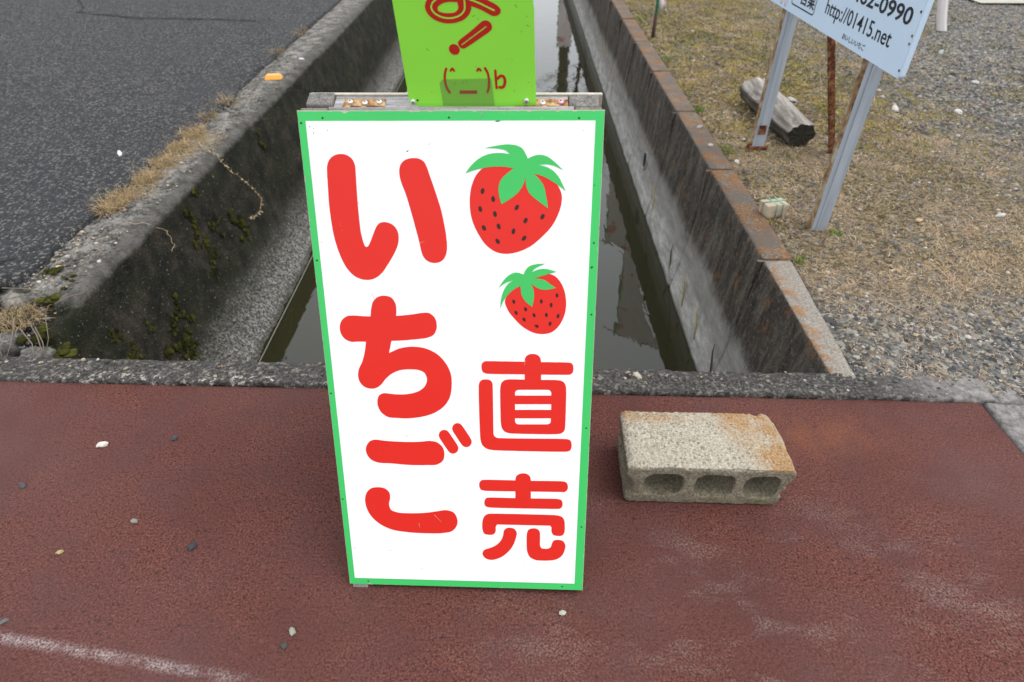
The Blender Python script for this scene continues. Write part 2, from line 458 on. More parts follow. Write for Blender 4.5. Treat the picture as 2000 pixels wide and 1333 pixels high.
# log
q = NT('weathered_log')
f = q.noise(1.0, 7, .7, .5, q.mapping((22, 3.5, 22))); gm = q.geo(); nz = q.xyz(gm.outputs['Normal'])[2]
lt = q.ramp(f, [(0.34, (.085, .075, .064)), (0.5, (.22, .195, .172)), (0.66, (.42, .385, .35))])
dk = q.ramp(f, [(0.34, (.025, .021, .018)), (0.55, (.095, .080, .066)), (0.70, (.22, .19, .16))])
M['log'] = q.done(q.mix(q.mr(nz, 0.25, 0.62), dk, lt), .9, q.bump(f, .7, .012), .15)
M['log_end'] = flat('log_cut_end', (.030, .028, .022), .95, .6, 60, .1, 0, .5)
M['stone_tan'] = flat('tan_stone', (.40, .33, .235), .85, .18, 40, .2, 0, .3)
M['cord'] = flat('green_cord', (.22, .38, .30), .6, .25, 120)
M['greycord'] = flat('pale_cord', (.22, .21, .19), .8, .2, 90)
M['reflector'] = flat('amber_reflector', (.72, .31, .030), .35, .12, 50, .5)

# block
q = NT('concrete_block')
x, y, z = q.xyz()[:3]; gm = q.geo(); nz = q.xyz(gm.outputs['Normal'])[2]
nf = q.noise(210, 5, .72); ns = q.voro(230); nb_ = q.noise(13, 7, .72)
bw = q.n('ShaderNodeRGBToBW'); q.l(ns, bw.inputs[0])
c = q.ramp(nf, [(0.30, (.16, .140, .105)), (0.50, (.36, .325, .255)), (0.70, (.55, .505, .415))])
c = q.mix(q.ramp(bw.outputs[0], [(0.17, 0.6), (0.25, 0.0)]), c, (.09, .09, .088))
c = q.mix(q.ramp(bw.outputs[0], [(0.82, 0.0), (0.90, 0.6)]), c, (.58, .50, .36))
rp = q.math('MULTIPLY_ADD', x, 3.2, q.math('MULTIPLY', y, 1.6))
rm = q.math('MULTIPLY', q.math('MULTIPLY', q.mr(rp, 0.06, 0.30), q.mr(rp, 0.68, 0.52)), q.ramp(nb_, [(0.34, 0.0), (0.50, 1.0)]))
rm2 = q.math('MULTIPLY', q.math('MULTIPLY', q.mr(y, 0.030, 0.072), q.mr(x, 0.06, -0.10)), q.ramp(nb_, [(0.44, 0.0), (0.54, .8)]))
rm = q.math('MULTIPLY', q.math('MAXIMUM', rm, rm2), q.mr(z, 0.108, 0.120))
c = q.mix(q.math('MULTIPLY', rm, 0.72), c, q.ramp(nf, [(0.35, (.16, .065, .015)), (0.65, (.42, .22, .06))]))
sd = q.math('MULTIPLY', q.mr(z, 0.119, 0.108), q.ramp(nb_, [(0.36, 0.85), (0.62, 0.5)]))  # side faces below the top: shading painted into the colour, mixed with brown grime
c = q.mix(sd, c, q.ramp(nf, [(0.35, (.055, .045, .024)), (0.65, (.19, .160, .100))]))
c = q.mix(q.math('MULTIPLY', q.mr(z, 0.040, 0.008), q.ramp(nb_, [(0.45, 0.0), (0.62, 0.6)])), c, (.085, .068, .014))
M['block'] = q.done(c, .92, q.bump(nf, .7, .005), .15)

# cloth of the banners
q = NT('banner_cloth')
f = q.noise(5.5, 3, .5, .6); f2 = q.noise(2.0, 3)
c = q.mix(q.ramp(f, [(0.575, 0.0), (0.61, 0.85)]), (.66, .62, .60), (.55, .12, .12))
c = q.mix(q.ramp(f2, [(0.45, 0.0), (0.7, 0.4)]), c, (.66, .42, .42))
M['cloth'] = q.done(c, .8, None, .1)
M['cloth_plain'] = flat('pale_pink_cloth', (.66, .61, .61), .8, .12, 12)
M['polegreen'] = flat('green_pole', (.035, .22, .13), .5, .2)
M['sleeve'] = flat('brown_stake', (.045, .018, .014), .7, .3)
M['plastic'] = flat('clear_plastic_tag', (.55, .66, .66), .3, .1)
M['upole'] = flat('utility_pole_concrete', (.075, .070, .058), .8, .2, 4)
M['bark'] = flat('bare_tree_bark', (.05, .042, .034), .9, .3, 9)
M['wire'] = flat('black_wire', (.02, .02, .02), .6, .1)
M['steel'] = flat('grey_steel', (.25, .25, .26), .5, .15, 20, .4, .4)
M['crack'] = flat('dark_crack', (.004, .004, .004), .9, .3)  # near-black colour of the thin strips laid along the road cracks
M['hole'] = flat('drain_inside', (.006, .006, .005), .95, .3)
# grubby clear tape
q = NT('clear_tape')
tr = q.n('ShaderNodeBsdfTransparent'); mx = q.n('ShaderNodeMixShader')
mx.inputs['Fac'].default_value = 0.17
q.done(q.mix(q.noise(40, 4), (.12, .17, .06), (.20, .24, .13)), .25, None, .5)
q.l(tr.outputs[0], mx.inputs[1]); q.l(q.b.outputs[0], mx.inputs[2])
q.l(mx.outputs[0], q.t.nodes['Material Output'].inputs['Surface'])
M['tape'] = q.m

M['scuff'] = flat('grey_scuff', (.36, .35, .34), .7, .3, 200)
M['scratch_pale'] = flat('pale_scratch', (.62, .30, .27), .6, .2, 200)
GLYPHS={
 'i':[[-1709,8281,-1679,8279,-1649,8273,-1620,8264,-1592,8249,-1566,8231,-1544,8209,-1526,8180,-1514,8147,-1505,8114,-1502,8083,-1502,8050,-1503,8018,-1503,7997,-1504,7968,-1504,7935,-1506,7899,-1507,7861,-1508,7825,-1508,7790,-1509,7759,-1510,7728,-1510,7696,-1511,7665,-1511,7634,-1512,7603,-1512,7571,-1512,7540,-1512,7507,-1512,7474,-1512,7440,-1512,7407,-1511,7374,-1511,7341,-1510,7307,-1510,7271,-1509,7233,-1508,7196,-1507,7159,-1506,7124,-1504,7092,-1501,7064,-1496,7030,-1490,6992,-1484,6957,-1478,6926,-1473,6905,-1455,6849,-1434,6828,-1406,6840,-1388,6862,-1370,6893,-1355,6921,-1339,6956,-1324,6991,-1310,7022,-1295,7054,-1281,7085,-1268,7112,-1248,7151,-1224,7186,-1201,7207,-1175,7223,-1142,7233,-1108,7236,-1066,7232,-1026,7220,-988,7201,-954,7174,-934,7151,-916,7124,-903,7095,-894,7062,-890,7028,-889,6993,-892,6955,-898,6918,-908,6881,-917,6852,-929,6823,-942,6796,-956,6768,-972,6739,-989,6710,-1006,6681,-1024,6652,-1043,6623,-1062,6594,-1082,6565,-1102,6537,-1120,6511,-1138,6485,-1157,6459,-1176,6434,-1197,6410,-1219,6389,-1241,6368,-1265,6349,-1290,6332,-1322,6314,-1356,6298,-1389,6288,-1428,6281,-1467,6279,-1500,6281,-1532,6286,-1563,6294,-1592,6304,-1621,6316,-1648,6331,-1674,6348,-1701,6371,-1726,6397,-1749,6425,-1770,6454,-1787,6479,-1802,6506,-1815,6533,-1828,6561,-1840,6589,-1851,6618,-1863,6649,-1873,6680,-1883,6712,-1892,6744,-1901,6776,-1909,6808,-1917,6841,-1924,6873,-1930,6906,-1936,6939,-1941,6973,-1946,7006,-1951,7039,-1954,7072,-1958,7107,-1960,7142,-1963,7178,-1965,7213,-1967,7249,-1969,7284,-1970,7318,-1972,7352,-1973,7386,-1974,7420,-1974,7454,-1975,7488,-1975,7522,-1974,7557,-1974,7590,-1973,7623,-1971,7656,-1970,7689,-1968,7723,-1966,7756,-1965,7789,-1964,7824,-1962,7863,-1961,7903,-1960,7941,-1958,7974,-1957,8001,-1956,8018,-1953,8048,-1949,8079,-1943,8107,-1933,8137,-1920,8165,-1897,8200,-1868,8229,-1832,8252,-1792,8269,-1751,8278],[-587,8221,-554,8221,-521,8218,-489,8209,-452,8192,-419,8167,-401,8138,-387,8106,-378,8086,-369,8057,-359,8025,-349,7991,-339,7959,-330,7930,-321,7901,-312,7872,-302,7843,-293,7814,-284,7784,-274,7753,-265,7722,-256,7691,-246,7660,-237,7629,-228,7598,-220,7569,-211,7539,-203,7509,-195,7479,-188,7449,-181,7419,-174,7389,-168,7359,-163,7330,-157,7300,-152,7270,-148,7240,-143,7210,-138,7178,-133,7145,-128,7113,-124,7081,-120,7049,-117,7016,-114,6982,-112,6947,-110,6913,-109,6879,-110,6848,-112,6810,-116,6772,-124,6735,-134,6705,-148,6676,-165,6649,-193,6619,-227,6595,-267,6580,-310,6574,-353,6575,-395,6584,-434,6602,-468,6628,-493,6659,-512,6694,-527,6736,-536,6779,-542,6810,-547,6843,-552,6877,-558,6911,-563,6937,-568,6966,-575,6997,-582,7029,-589,7061,-596,7093,-602,7125,-610,7158,-617,7192,-624,7225,-632,7259,-639,7293,-647,7326,-654,7358,-661,7390,-669,7421,-676,7453,-684,7485,-691,7516,-700,7550,-709,7584,-717,7618,-727,7652,-736,7686,-747,7719,-759,7752,-771,7785,-782,7816,-791,7845,-800,7880,-808,7915,-813,7950,-816,7989,-815,8028,-807,8073,-792,8115,-770,8147,-743,8175,-708,8195,-669,8209,-628,8218]],
 'chi':[[-1191,6011,-1154,6008,-1117,5999,-1084,5983,-1063,5963,-1045,5938,-1030,5910,-1018,5882,-1011,5850,-1008,5816,-1008,5782,-1009,5751,-1011,5720,-1015,5690,-1018,5659,-988,5663,-958,5665,-927,5668,-897,5671,-866,5674,-836,5678,-805,5681,-775,5685,-740,5690,-703,5697,-666,5704,-631,5710,-599,5715,-572,5718,-535,5721,-498,5724,-463,5719,-430,5703,-400,5679,-375,5652,-359,5625,-348,5594,-340,5562,-336,5530,-335,5491,-339,5452,-349,5414,-361,5384,-377,5354,-397,5329,-428,5306,-465,5290,-502,5277,-526,5270,-555,5264,-587,5259,-622,5255,-658,5250,-693,5247,-726,5243,-758,5239,-790,5235,-822,5232,-854,5228,-886,5225,-919,5223,-951,5220,-986,5218,-1022,5215,-1058,5214,-1094,5212,-1130,5210,-1138,5177,-1147,5144,-1155,5111,-1163,5080,-1171,5050,-1179,5019,-1186,4988,-1155,5003,-1124,5018,-1093,5034,-1061,5049,-1030,5063,-997,5074,-966,5083,-934,5090,-902,5096,-869,5101,-836,5105,-804,5108,-771,5109,-739,5108,-707,5107,-675,5105,-643,5101,-611,5095,-580,5089,-549,5080,-519,5070,-489,5058,-459,5044,-430,5029,-401,5013,-374,4995,-349,4976,-325,4956,-303,4934,-281,4910,-260,4885,-241,4860,-223,4833,-206,4807,-191,4780,-177,4752,-165,4724,-153,4695,-143,4665,-134,4636,-127,4606,-122,4575,-118,4543,-116,4510,-116,4478,-116,4446,-118,4413,-120,4381,-123,4348,-127,4314,-132,4281,-138,4248,-145,4215,-155,4183,-166,4152,-180,4122,-196,4092,-214,4062,-233,4034,-254,4007,-276,3982,-298,3960,-322,3939,-347,3919,-373,3901,-400,3883,-428,3867,-455,3851,-483,3838,-511,3825,-541,3814,-570,3803,-601,3794,-631,3785,-661,3777,-692,3770,-726,3762,-763,3756,-800,3750,-837,3745,-873,3741,-907,3738,-938,3736,-966,3735,-997,3734,-1028,3735,-1059,3736,-1090,3738,-1121,3740,-1157,3741,-1194,3742,-1230,3744,-1265,3748,-1296,3758,-1323,3773,-1349,3790,-1374,3811,-1395,3833,-1416,3862,-1433,3893,-1446,3926,-1456,3960,-1461,3991,-1463,4023,-1462,4056,-1458,4087,-1450,4120,-1438,4153,-1420,4180,-1397,4199,-1369,4214,-1340,4223,-1309,4225,-1276,4221,-1244,4217,-1220,4215,-1190,4212,-1157,4208,-1121,4206,-1086,4204,-1053,4203,-1019,4204,-985,4206,-951,4209,-917,4212,-884,4218,-852,4224,-821,4232,-788,4243,-755,4254,-723,4267,-692,4283,-664,4302,-636,4326,-610,4353,-588,4383,-571,4415,-561,4444,-554,4475,-551,4507,-553,4538,-561,4570,-573,4601,-590,4627,-617,4648,-649,4663,-682,4674,-709,4681,-739,4685,-770,4687,-802,4688,-833,4688,-865,4688,-897,4686,-929,4683,-961,4679,-993,4673,-1023,4665,-1056,4654,-1089,4641,-1120,4625,-1151,4608,-1180,4589,-1207,4569,-1233,4546,-1258,4522,-1282,4498,-1303,4472,-1323,4445,-1343,4418,-1366,4393,-1391,4369,-1418,4347,-1447,4330,-1484,4316,-1524,4308,-1564,4307,-1603,4313,-1642,4327,-1676,4347,-1704,4372,-1727,4403,-1745,4436,-1755,4465,-1762,4496,-1765,4528,-1765,4559,-1763,4590,-1757,4622,-1749,4652,-1739,4682,-1726,4714,-1709,4744,-1691,4774,-1676,4805,-1665,4829,-1655,4856,-1645,4885,-1635,4915,-1626,4946,-1618,4976,-1610,5006,-1602,5036,-1596,5066,-1590,5097,-1584,5127,-1578,5158,-1572,5188,-1604,5189,-1635,5190,-1667,5190,-1699,5190,-1732,5188,-1766,5184,-1799,5182,-1830,5185,-1859,5193,-1888,5205,-1915,5220,-1938,5238,-1958,5261,-1975,5288,-1989,5317,-1998,5347,-2005,5385,-2006,5425,-2002,5464,-1995,5493,-1985,5523,-1971,5551,-1954,5576,-1928,5604,-1896,5628,-1862,5646,-1832,5654,-1801,5657,-1769,5658,-1745,5659,-1716,5658,-1683,5656,-1649,5653,-1616,5651,-1585,5649,-1553,5648,-1521,5648,-1489,5647,-1457,5647,-1452,5681,-1447,5716,-1442,5750,-1435,5784,-1426,5818,-1417,5853,-1405,5886,-1388,5916,-1363,5946,-1334,5972,-1302,5992,-1267,6004,-1229,6011]],
 'go':[[-1566,3291,-1540,3291,-1506,3288,-1467,3282,-1427,3277,-1389,3272,-1358,3270,-1322,3267,-1283,3265,-1242,3263,-1200,3261,-1157,3259,-1114,3258,-1074,3257,-1034,3256,-993,3256,-952,3257,-911,3257,-871,3258,-832,3260,-794,3261,-757,3264,-725,3267,-691,3271,-657,3276,-624,3281,-592,3285,-564,3287,-539,3286,-509,3282,-479,3277,-450,3269,-423,3258,-395,3238,-369,3214,-346,3187,-328,3158,-316,3129,-308,3098,-303,3066,-302,3034,-303,3002,-307,2969,-313,2935,-324,2903,-340,2875,-360,2852,-386,2832,-414,2815,-442,2800,-466,2792,-494,2787,-526,2785,-560,2783,-595,2783,-630,2783,-663,2781,-700,2780,-738,2778,-778,2777,-819,2777,-860,2776,-902,2777,-943,2777,-983,2778,-1023,2780,-1064,2783,-1104,2786,-1144,2789,-1184,2793,-1224,2797,-1263,2800,-1303,2803,-1334,2804,-1367,2805,-1400,2805,-1433,2805,-1465,2806,-1495,2807,-1521,2811,-1543,2815,-1573,2825,-1604,2836,-1633,2850,-1659,2867,-1682,2889,-1701,2914,-1718,2941,-1731,2970,-1743,3006,-1749,3044,-1750,3082,-1744,3120,-1731,3159,-1713,3194,-1695,3221,-1673,3247,-1647,3267,-1608,3282],[-56,3208,-42,3168,-43,3125,-59,3084,-88,3053,-124,3035,-162,3034,-197,3050,-224,3080,-233,3095,-251,3125,-275,3166,-301,3212,-327,3259,-350,3300,-367,3331,-375,3347,-388,3386,-386,3429,-370,3469,-342,3499,-306,3516,-268,3517,-233,3502,-207,3473,-198,3458,-180,3428,-156,3388,-130,3342,-104,3296,-81,3255,-64,3224],[191,3345,205,3305,204,3262,188,3222,160,3191,124,3174,86,3174,51,3189,25,3220,15,3234,-3,3265,-27,3306,-53,3353,-79,3400,-102,3441,-119,3473,-127,3488,-140,3527,-139,3570,-123,3609,-95,3639,-59,3656,-21,3656,13,3641,39,3611,48,3597,66,3567,90,3526,117,3480,143,3433,167,3392,184,3360],[-1604,2282,-1568,2283,-1531,2281,-1494,2275,-1462,2262,-1437,2245,-1413,2223,-1393,2197,-1379,2170,-1370,2133,-1369,2092,-1371,2052,-1377,2015,-1388,1979,-1398,1943,-1401,1908,-1399,1876,-1395,1844,-1386,1813,-1372,1788,-1349,1768,-1318,1754,-1285,1743,-1252,1733,-1229,1728,-1202,1724,-1172,1722,-1139,1721,-1105,1720,-1070,1720,-1037,1721,-1004,1721,-963,1721,-920,1723,-876,1725,-832,1728,-789,1731,-748,1735,-709,1740,-673,1745,-643,1749,-613,1755,-584,1761,-554,1767,-525,1773,-495,1779,-465,1784,-432,1791,-399,1799,-366,1805,-332,1809,-300,1808,-268,1802,-235,1793,-205,1780,-178,1763,-155,1736,-136,1703,-122,1666,-113,1630,-108,1596,-107,1561,-110,1525,-116,1490,-127,1458,-143,1426,-163,1395,-187,1366,-214,1342,-240,1326,-269,1315,-302,1306,-336,1299,-370,1293,-403,1287,-435,1282,-470,1278,-506,1276,-544,1275,-582,1274,-620,1274,-659,1274,-696,1273,-743,1273,-790,1273,-837,1274,-884,1275,-931,1276,-978,1279,-1025,1282,-1071,1287,-1113,1292,-1156,1296,-1198,1301,-1241,1307,-1283,1314,-1324,1322,-1364,1333,-1403,1347,-1432,1359,-1461,1372,-1490,1386,-1519,1401,-1546,1418,-1573,1435,-1599,1454,-1624,1474,-1649,1496,-1673,1520,-1697,1545,-1719,1571,-1740,1598,-1759,1626,-1777,1655,-1792,1685,-1806,1716,-1818,1749,-1828,1781,-1837,1814,-1844,1847,-1849,1879,-1853,1911,-1855,1943,-1855,1976,-1853,2008,-1849,2039,-1843,2069,-1835,2100,-1824,2129,-1812,2157,-1796,2183,-1770,2213,-1741,2240,-1708,2261,-1675,2272,-1639,2279]],
 'choku':[[1294,5006,1338,5002,1379,4987,1406,4963,1427,4931,1435,4896,1438,4858,1501,4858,1570,4858,1642,4858,1713,4858,1779,4858,1833,4858,1873,4857,1894,4856,1926,4855,1955,4849,1978,4827,1993,4798,1998,4741,1997,4703,1987,4669,1967,4647,1940,4631,1888,4627,1868,4627,1829,4626,1776,4626,1713,4625,1644,4625,1573,4624,1505,4624,1444,4623,1445,4590,1445,4558,1446,4525,1484,4525,1525,4526,1567,4527,1609,4527,1648,4528,1683,4527,1711,4526,1731,4524,1764,4519,1797,4512,1825,4499,1846,4478,1863,4450,1875,4422,1882,4379,1885,4334,1887,4296,1888,4219,1889,4116,1890,4000,1890,3884,1890,3780,1889,3701,1888,3660,1887,3623,1886,3586,1877,3553,1855,3517,1824,3490,1785,3478,1742,3473,1696,3470,1598,3468,1465,3467,1315,3466,1164,3466,1031,3467,933,3469,887,3473,843,3487,804,3506,782,3530,765,3560,752,3591,745,3621,742,3652,739,3683,737,3722,735,3799,733,3903,731,4019,730,4136,730,4240,731,4318,733,4358,738,4395,744,4431,756,4461,780,4488,810,4509,842,4519,877,4524,893,4526,920,4527,954,4527,994,4527,1037,4527,1080,4526,1122,4526,1160,4526,1160,4559,1160,4592,1160,4624,1068,4624,964,4624,856,4623,750,4622,654,4622,574,4623,516,4625,489,4628,458,4641,431,4659,416,4692,411,4731,410,4776,421,4817,441,4840,466,4857,499,4862,533,4861,560,4862,614,4862,689,4862,778,4861,877,4861,977,4860,1073,4860,1158,4859,1159,4894,1163,4927,1182,4959,1208,4985,1249,5001],[992,4263,996,4287,1009,4309,1028,4323,1051,4328,1076,4330,1134,4331,1216,4333,1309,4334,1402,4336,1483,4337,1542,4338,1567,4337,1589,4333,1609,4319,1622,4298,1627,4274,1628,4229,1548,4228,1469,4227,1389,4225,1310,4224,1230,4222,1151,4221,1071,4220,992,4218],[992,4051,1071,4053,1151,4054,1231,4056,1310,4057,1390,4059,1469,4060,1549,4062,1628,4063,1629,4026,1630,3989,1631,3952,1551,3951,1471,3949,1391,3948,1311,3946,1231,3945,1152,3943,1072,3942,992,3940,992,3977,992,4014],[992,3774,1071,3775,1151,3777,1231,3778,1310,3780,1390,3781,1469,3783,1549,3785,1628,3786,1629,3734,1625,3709,1613,3687,1594,3672,1571,3666,1546,3665,1487,3663,1405,3661,1312,3659,1218,3658,1136,3656,1077,3656,1052,3656,1029,3660,1010,3675,997,3696,992,3722],[482,4518,520,4517,555,4507,578,4486,594,4458,601,4423,602,4385,602,4338,603,4234,603,4092,603,3931,603,3770,603,3628,604,3525,604,3480,606,3448,612,3418,635,3395,664,3375,724,3371,867,3370,1066,3371,1292,3373,1519,3376,1719,3379,1863,3379,1923,3377,1956,3368,1985,3354,2000,3325,2009,3292,2013,3261,2013,3227,2009,3198,2001,3166,1986,3140,1931,3120,1868,3117,1718,3115,1509,3114,1270,3114,1030,3115,818,3116,662,3119,592,3122,553,3128,515,3135,480,3148,449,3169,420,3195,397,3225,385,3254,377,3285,372,3318,366,3350,362,3409,359,3529,356,3691,354,3873,353,4054,353,4213,354,4329,356,4381,360,4424,371,4464,392,4491,420,4511,450,4518]],
 'bai':[[1139,2650,1184,2647,1224,2632,1252,2607,1272,2575,1281,2535,1285,2494,1366,2494,1456,2496,1550,2497,1643,2498,1727,2499,1798,2499,1849,2498,1874,2496,1908,2488,1938,2476,1959,2445,1970,2407,1974,2363,1964,2320,1942,2289,1912,2267,1881,2264,1848,2267,1824,2267,1775,2267,1708,2266,1627,2266,1540,2265,1450,2264,1364,2263,1287,2263,1287,2233,1288,2203,1288,2172,1288,2142,1288,2112,1358,2113,1436,2114,1518,2115,1598,2116,1671,2117,1732,2116,1776,2115,1798,2113,1830,2105,1857,2092,1874,2064,1882,2030,1885,1991,1878,1953,1861,1924,1836,1901,1805,1895,1771,1894,1710,1893,1565,1891,1364,1890,1136,1888,908,1888,707,1888,562,1890,501,1893,466,1903,436,1919,419,1952,413,1990,416,2031,427,2066,460,2105,515,2112,536,2113,578,2113,636,2113,705,2113,781,2113,859,2112,933,2112,999,2112,999,2148,999,2185,999,2221,999,2258,922,2258,835,2257,745,2256,656,2255,575,2255,506,2255,456,2256,430,2258,390,2265,355,2279,336,2312,326,2353,324,2399,332,2440,370,2486,424,2494,447,2495,496,2496,565,2496,648,2496,739,2496,832,2496,920,2496,999,2496,1002,2540,1012,2580,1035,2609,1065,2631,1101,2644],[543,1755,603,1757,745,1758,942,1760,1166,1760,1390,1760,1588,1759,1733,1756,1796,1752,1827,1742,1858,1731,1884,1715,1905,1689,1920,1656,1930,1621,1935,1592,1936,1561,1937,1530,1939,1496,1940,1457,1940,1418,1936,1387,1925,1343,1906,1307,1878,1293,1842,1287,1807,1288,1775,1291,1744,1299,1718,1314,1699,1350,1688,1392,1686,1426,1687,1460,1684,1484,1660,1517,1533,1517,1407,1516,1281,1516,1155,1515,1028,1515,902,1515,776,1514,650,1514,625,1466,622,1432,624,1386,619,1347,603,1314,581,1288,539,1275,492,1275,460,1277,429,1283,403,1296,383,1334,372,1380,368,1405,365,1440,365,1481,366,1523,369,1560,373,1589,382,1626,393,1663,410,1694,440,1724,477,1745,509,1752],[892,1448,922,1445,953,1438,980,1424,1007,1389,1024,1346,1027,1317,1023,1283,1016,1247,1009,1213,1002,1184,994,1152,984,1120,973,1087,960,1055,946,1024,931,995,914,966,896,937,876,910,856,884,834,859,811,834,786,810,760,787,733,766,705,747,676,731,647,718,617,706,586,696,557,689,529,688,494,691,459,700,428,715,403,735,382,762,368,789,360,823,360,857,374,891,397,921,434,941,476,956,499,966,527,979,556,993,585,1009,611,1027,640,1051,667,1078,692,1107,713,1138,731,1172,746,1208,758,1246,765,1281,769,1318,773,1353,781,1379,800,1409,825,1432,857,1444],[1343,1448,1382,1445,1420,1432,1446,1406,1464,1373,1471,1343,1472,1312,1472,1280,1473,1256,1473,1219,1473,1176,1473,1131,1473,1091,1475,1059,1478,1041,1503,993,1548,984,1592,982,1636,989,1680,1020,1692,1057,1701,1101,1713,1141,1732,1174,1758,1189,1789,1196,1820,1198,1851,1196,1882,1188,1909,1174,1932,1149,1949,1117,1960,1083,1964,1050,1962,1016,1956,981,1948,948,1940,919,1930,890,1917,861,1903,835,1885,811,1862,787,1835,765,1806,746,1775,731,1740,721,1702,715,1664,711,1641,709,1609,706,1571,704,1531,703,1490,703,1452,704,1419,707,1395,713,1365,725,1334,739,1306,757,1282,778,1264,804,1251,834,1240,866,1230,898,1224,930,1220,983,1217,1048,1215,1119,1215,1189,1216,1252,1218,1299,1220,1326,1229,1369,1244,1405,1288,1438]],
 'berry1':[[484,8065,506,8075,533,8082,565,8087,600,8090,638,8093,675,8094,712,8095,746,8097,791,8100,838,8103,887,8106,935,8107,982,8107,1027,8105,1067,8101,1103,8093,1131,8083,1158,8071,1185,8058,1212,8043,1239,8028,1266,8014,1293,8002,1325,7990,1357,7979,1390,7969,1422,7959,1454,7947,1484,7933,1515,7917,1546,7901,1576,7883,1605,7863,1631,7842,1653,7818,1673,7788,1691,7755,1706,7720,1717,7686,1724,7654,1727,7615,1724,7575,1720,7536,1715,7509,1708,7478,1699,7444,1689,7410,1677,7377,1664,7345,1651,7315,1637,7286,1622,7257,1606,7229,1589,7202,1571,7175,1553,7151,1533,7127,1513,7103,1492,7081,1471,7059,1449,7037,1427,7015,1404,6993,1381,6971,1357,6950,1333,6929,1309,6908,1284,6889,1258,6870,1231,6853,1205,6838,1177,6823,1149,6809,1121,6796,1092,6784,1063,6774,1034,6764,1001,6755,968,6747,934,6741,901,6736,867,6733,834,6733,804,6735,774,6739,743,6744,714,6752,685,6762,653,6777,622,6795,592,6815,564,6838,537,6861,516,6882,496,6905,477,6930,459,6957,441,6985,424,7014,407,7043,392,7071,378,7098,365,7125,352,7153,340,7180,329,7209,319,7237,310,7266,302,7298,295,7329,289,7362,284,7394,281,7427,278,7459,276,7491,276,7523,276,7554,277,7586,279,7618,283,7650,287,7682,292,7714,298,7746,305,7777,314,7808,324,7838,336,7871,351,7904,367,7936,386,7966,408,7994,431,8020,457,8045]],
 'leaf1':[[219,7995,241,8023,262,8050,283,8078,306,8104,330,8129,356,8153,383,8177,410,8198,439,8218,466,8233,494,8247,523,8259,553,8270,583,8279,617,8287,653,8292,689,8295,725,8297,766,8297,807,8294,843,8290,878,8285,913,8279,885,8307,855,8331,828,8342,796,8349,760,8355,725,8360,695,8364,663,8366,629,8367,594,8367,559,8368,525,8369,556,8375,586,8381,617,8387,648,8393,678,8398,708,8403,740,8408,772,8413,804,8417,835,8421,864,8423,890,8423,923,8421,957,8418,989,8413,1019,8405,1048,8395,1077,8382,1101,8365,1122,8341,1138,8314,1154,8286,1172,8250,1189,8214,1228,8234,1267,8252,1298,8261,1329,8268,1361,8270,1391,8269,1421,8265,1450,8258,1479,8248,1510,8232,1540,8212,1569,8189,1598,8167,1622,8147,1646,8126,1669,8105,1692,8084,1715,8062,1738,8041,1710,8055,1683,8069,1655,8082,1628,8095,1599,8105,1570,8114,1541,8121,1511,8127,1481,8130,1448,8130,1416,8126,1383,8121,1351,8116,1387,8111,1423,8106,1458,8098,1489,8087,1520,8072,1549,8055,1577,8037,1604,8014,1629,7989,1653,7962,1674,7933,1692,7906,1707,7877,1722,7847,1737,7818,1752,7788,1768,7759,1784,7729,1758,7749,1731,7768,1704,7787,1677,7806,1649,7825,1620,7844,1592,7863,1562,7881,1532,7898,1503,7914,1473,7929,1443,7943,1413,7956,1380,7966,1348,7975,1314,7982,1281,7990,1310,7964,1339,7938,1366,7910,1386,7885,1406,7860,1424,7833,1439,7805,1450,7777,1459,7747,1465,7716,1471,7684,1477,7653,1484,7622,1490,7590,1495,7559,1501,7527,1506,7495,1512,7464,1484,7483,1456,7503,1428,7522,1400,7541,1373,7561,1346,7582,1317,7604,1287,7627,1259,7650,1233,7674,1212,7700,1196,7727,1183,7756,1172,7786,1164,7816,1159,7846,1157,7877,1157,7908,1156,7939,1146,7908,1138,7877,1128,7846,1116,7816,1098,7785,1078,7755,1056,7726,1032,7699,1010,7678,987,7658,962,7640,937,7622,911,7604,885,7587,859,7571,832,7555,805,7539,778,7523,769,7553,760,7583,751,7614,743,7644,738,7675,734,7710,733,7747,734,7782,739,7815,749,7848,763,7879,781,7908,806,7938,835,7964,865,7990,891,8011,918,8031,945,8050,972,8070,941,8075,910,8080,880,8085,849,8090,818,8093,785,8095,751,8096,718,8095,684,8094,651,8093,618,8090,584,8086,551,8081,517,8076,484,8069,448,8062,412,8054,376,8045,340,8035,310,8026,280,8016,250,8005]],
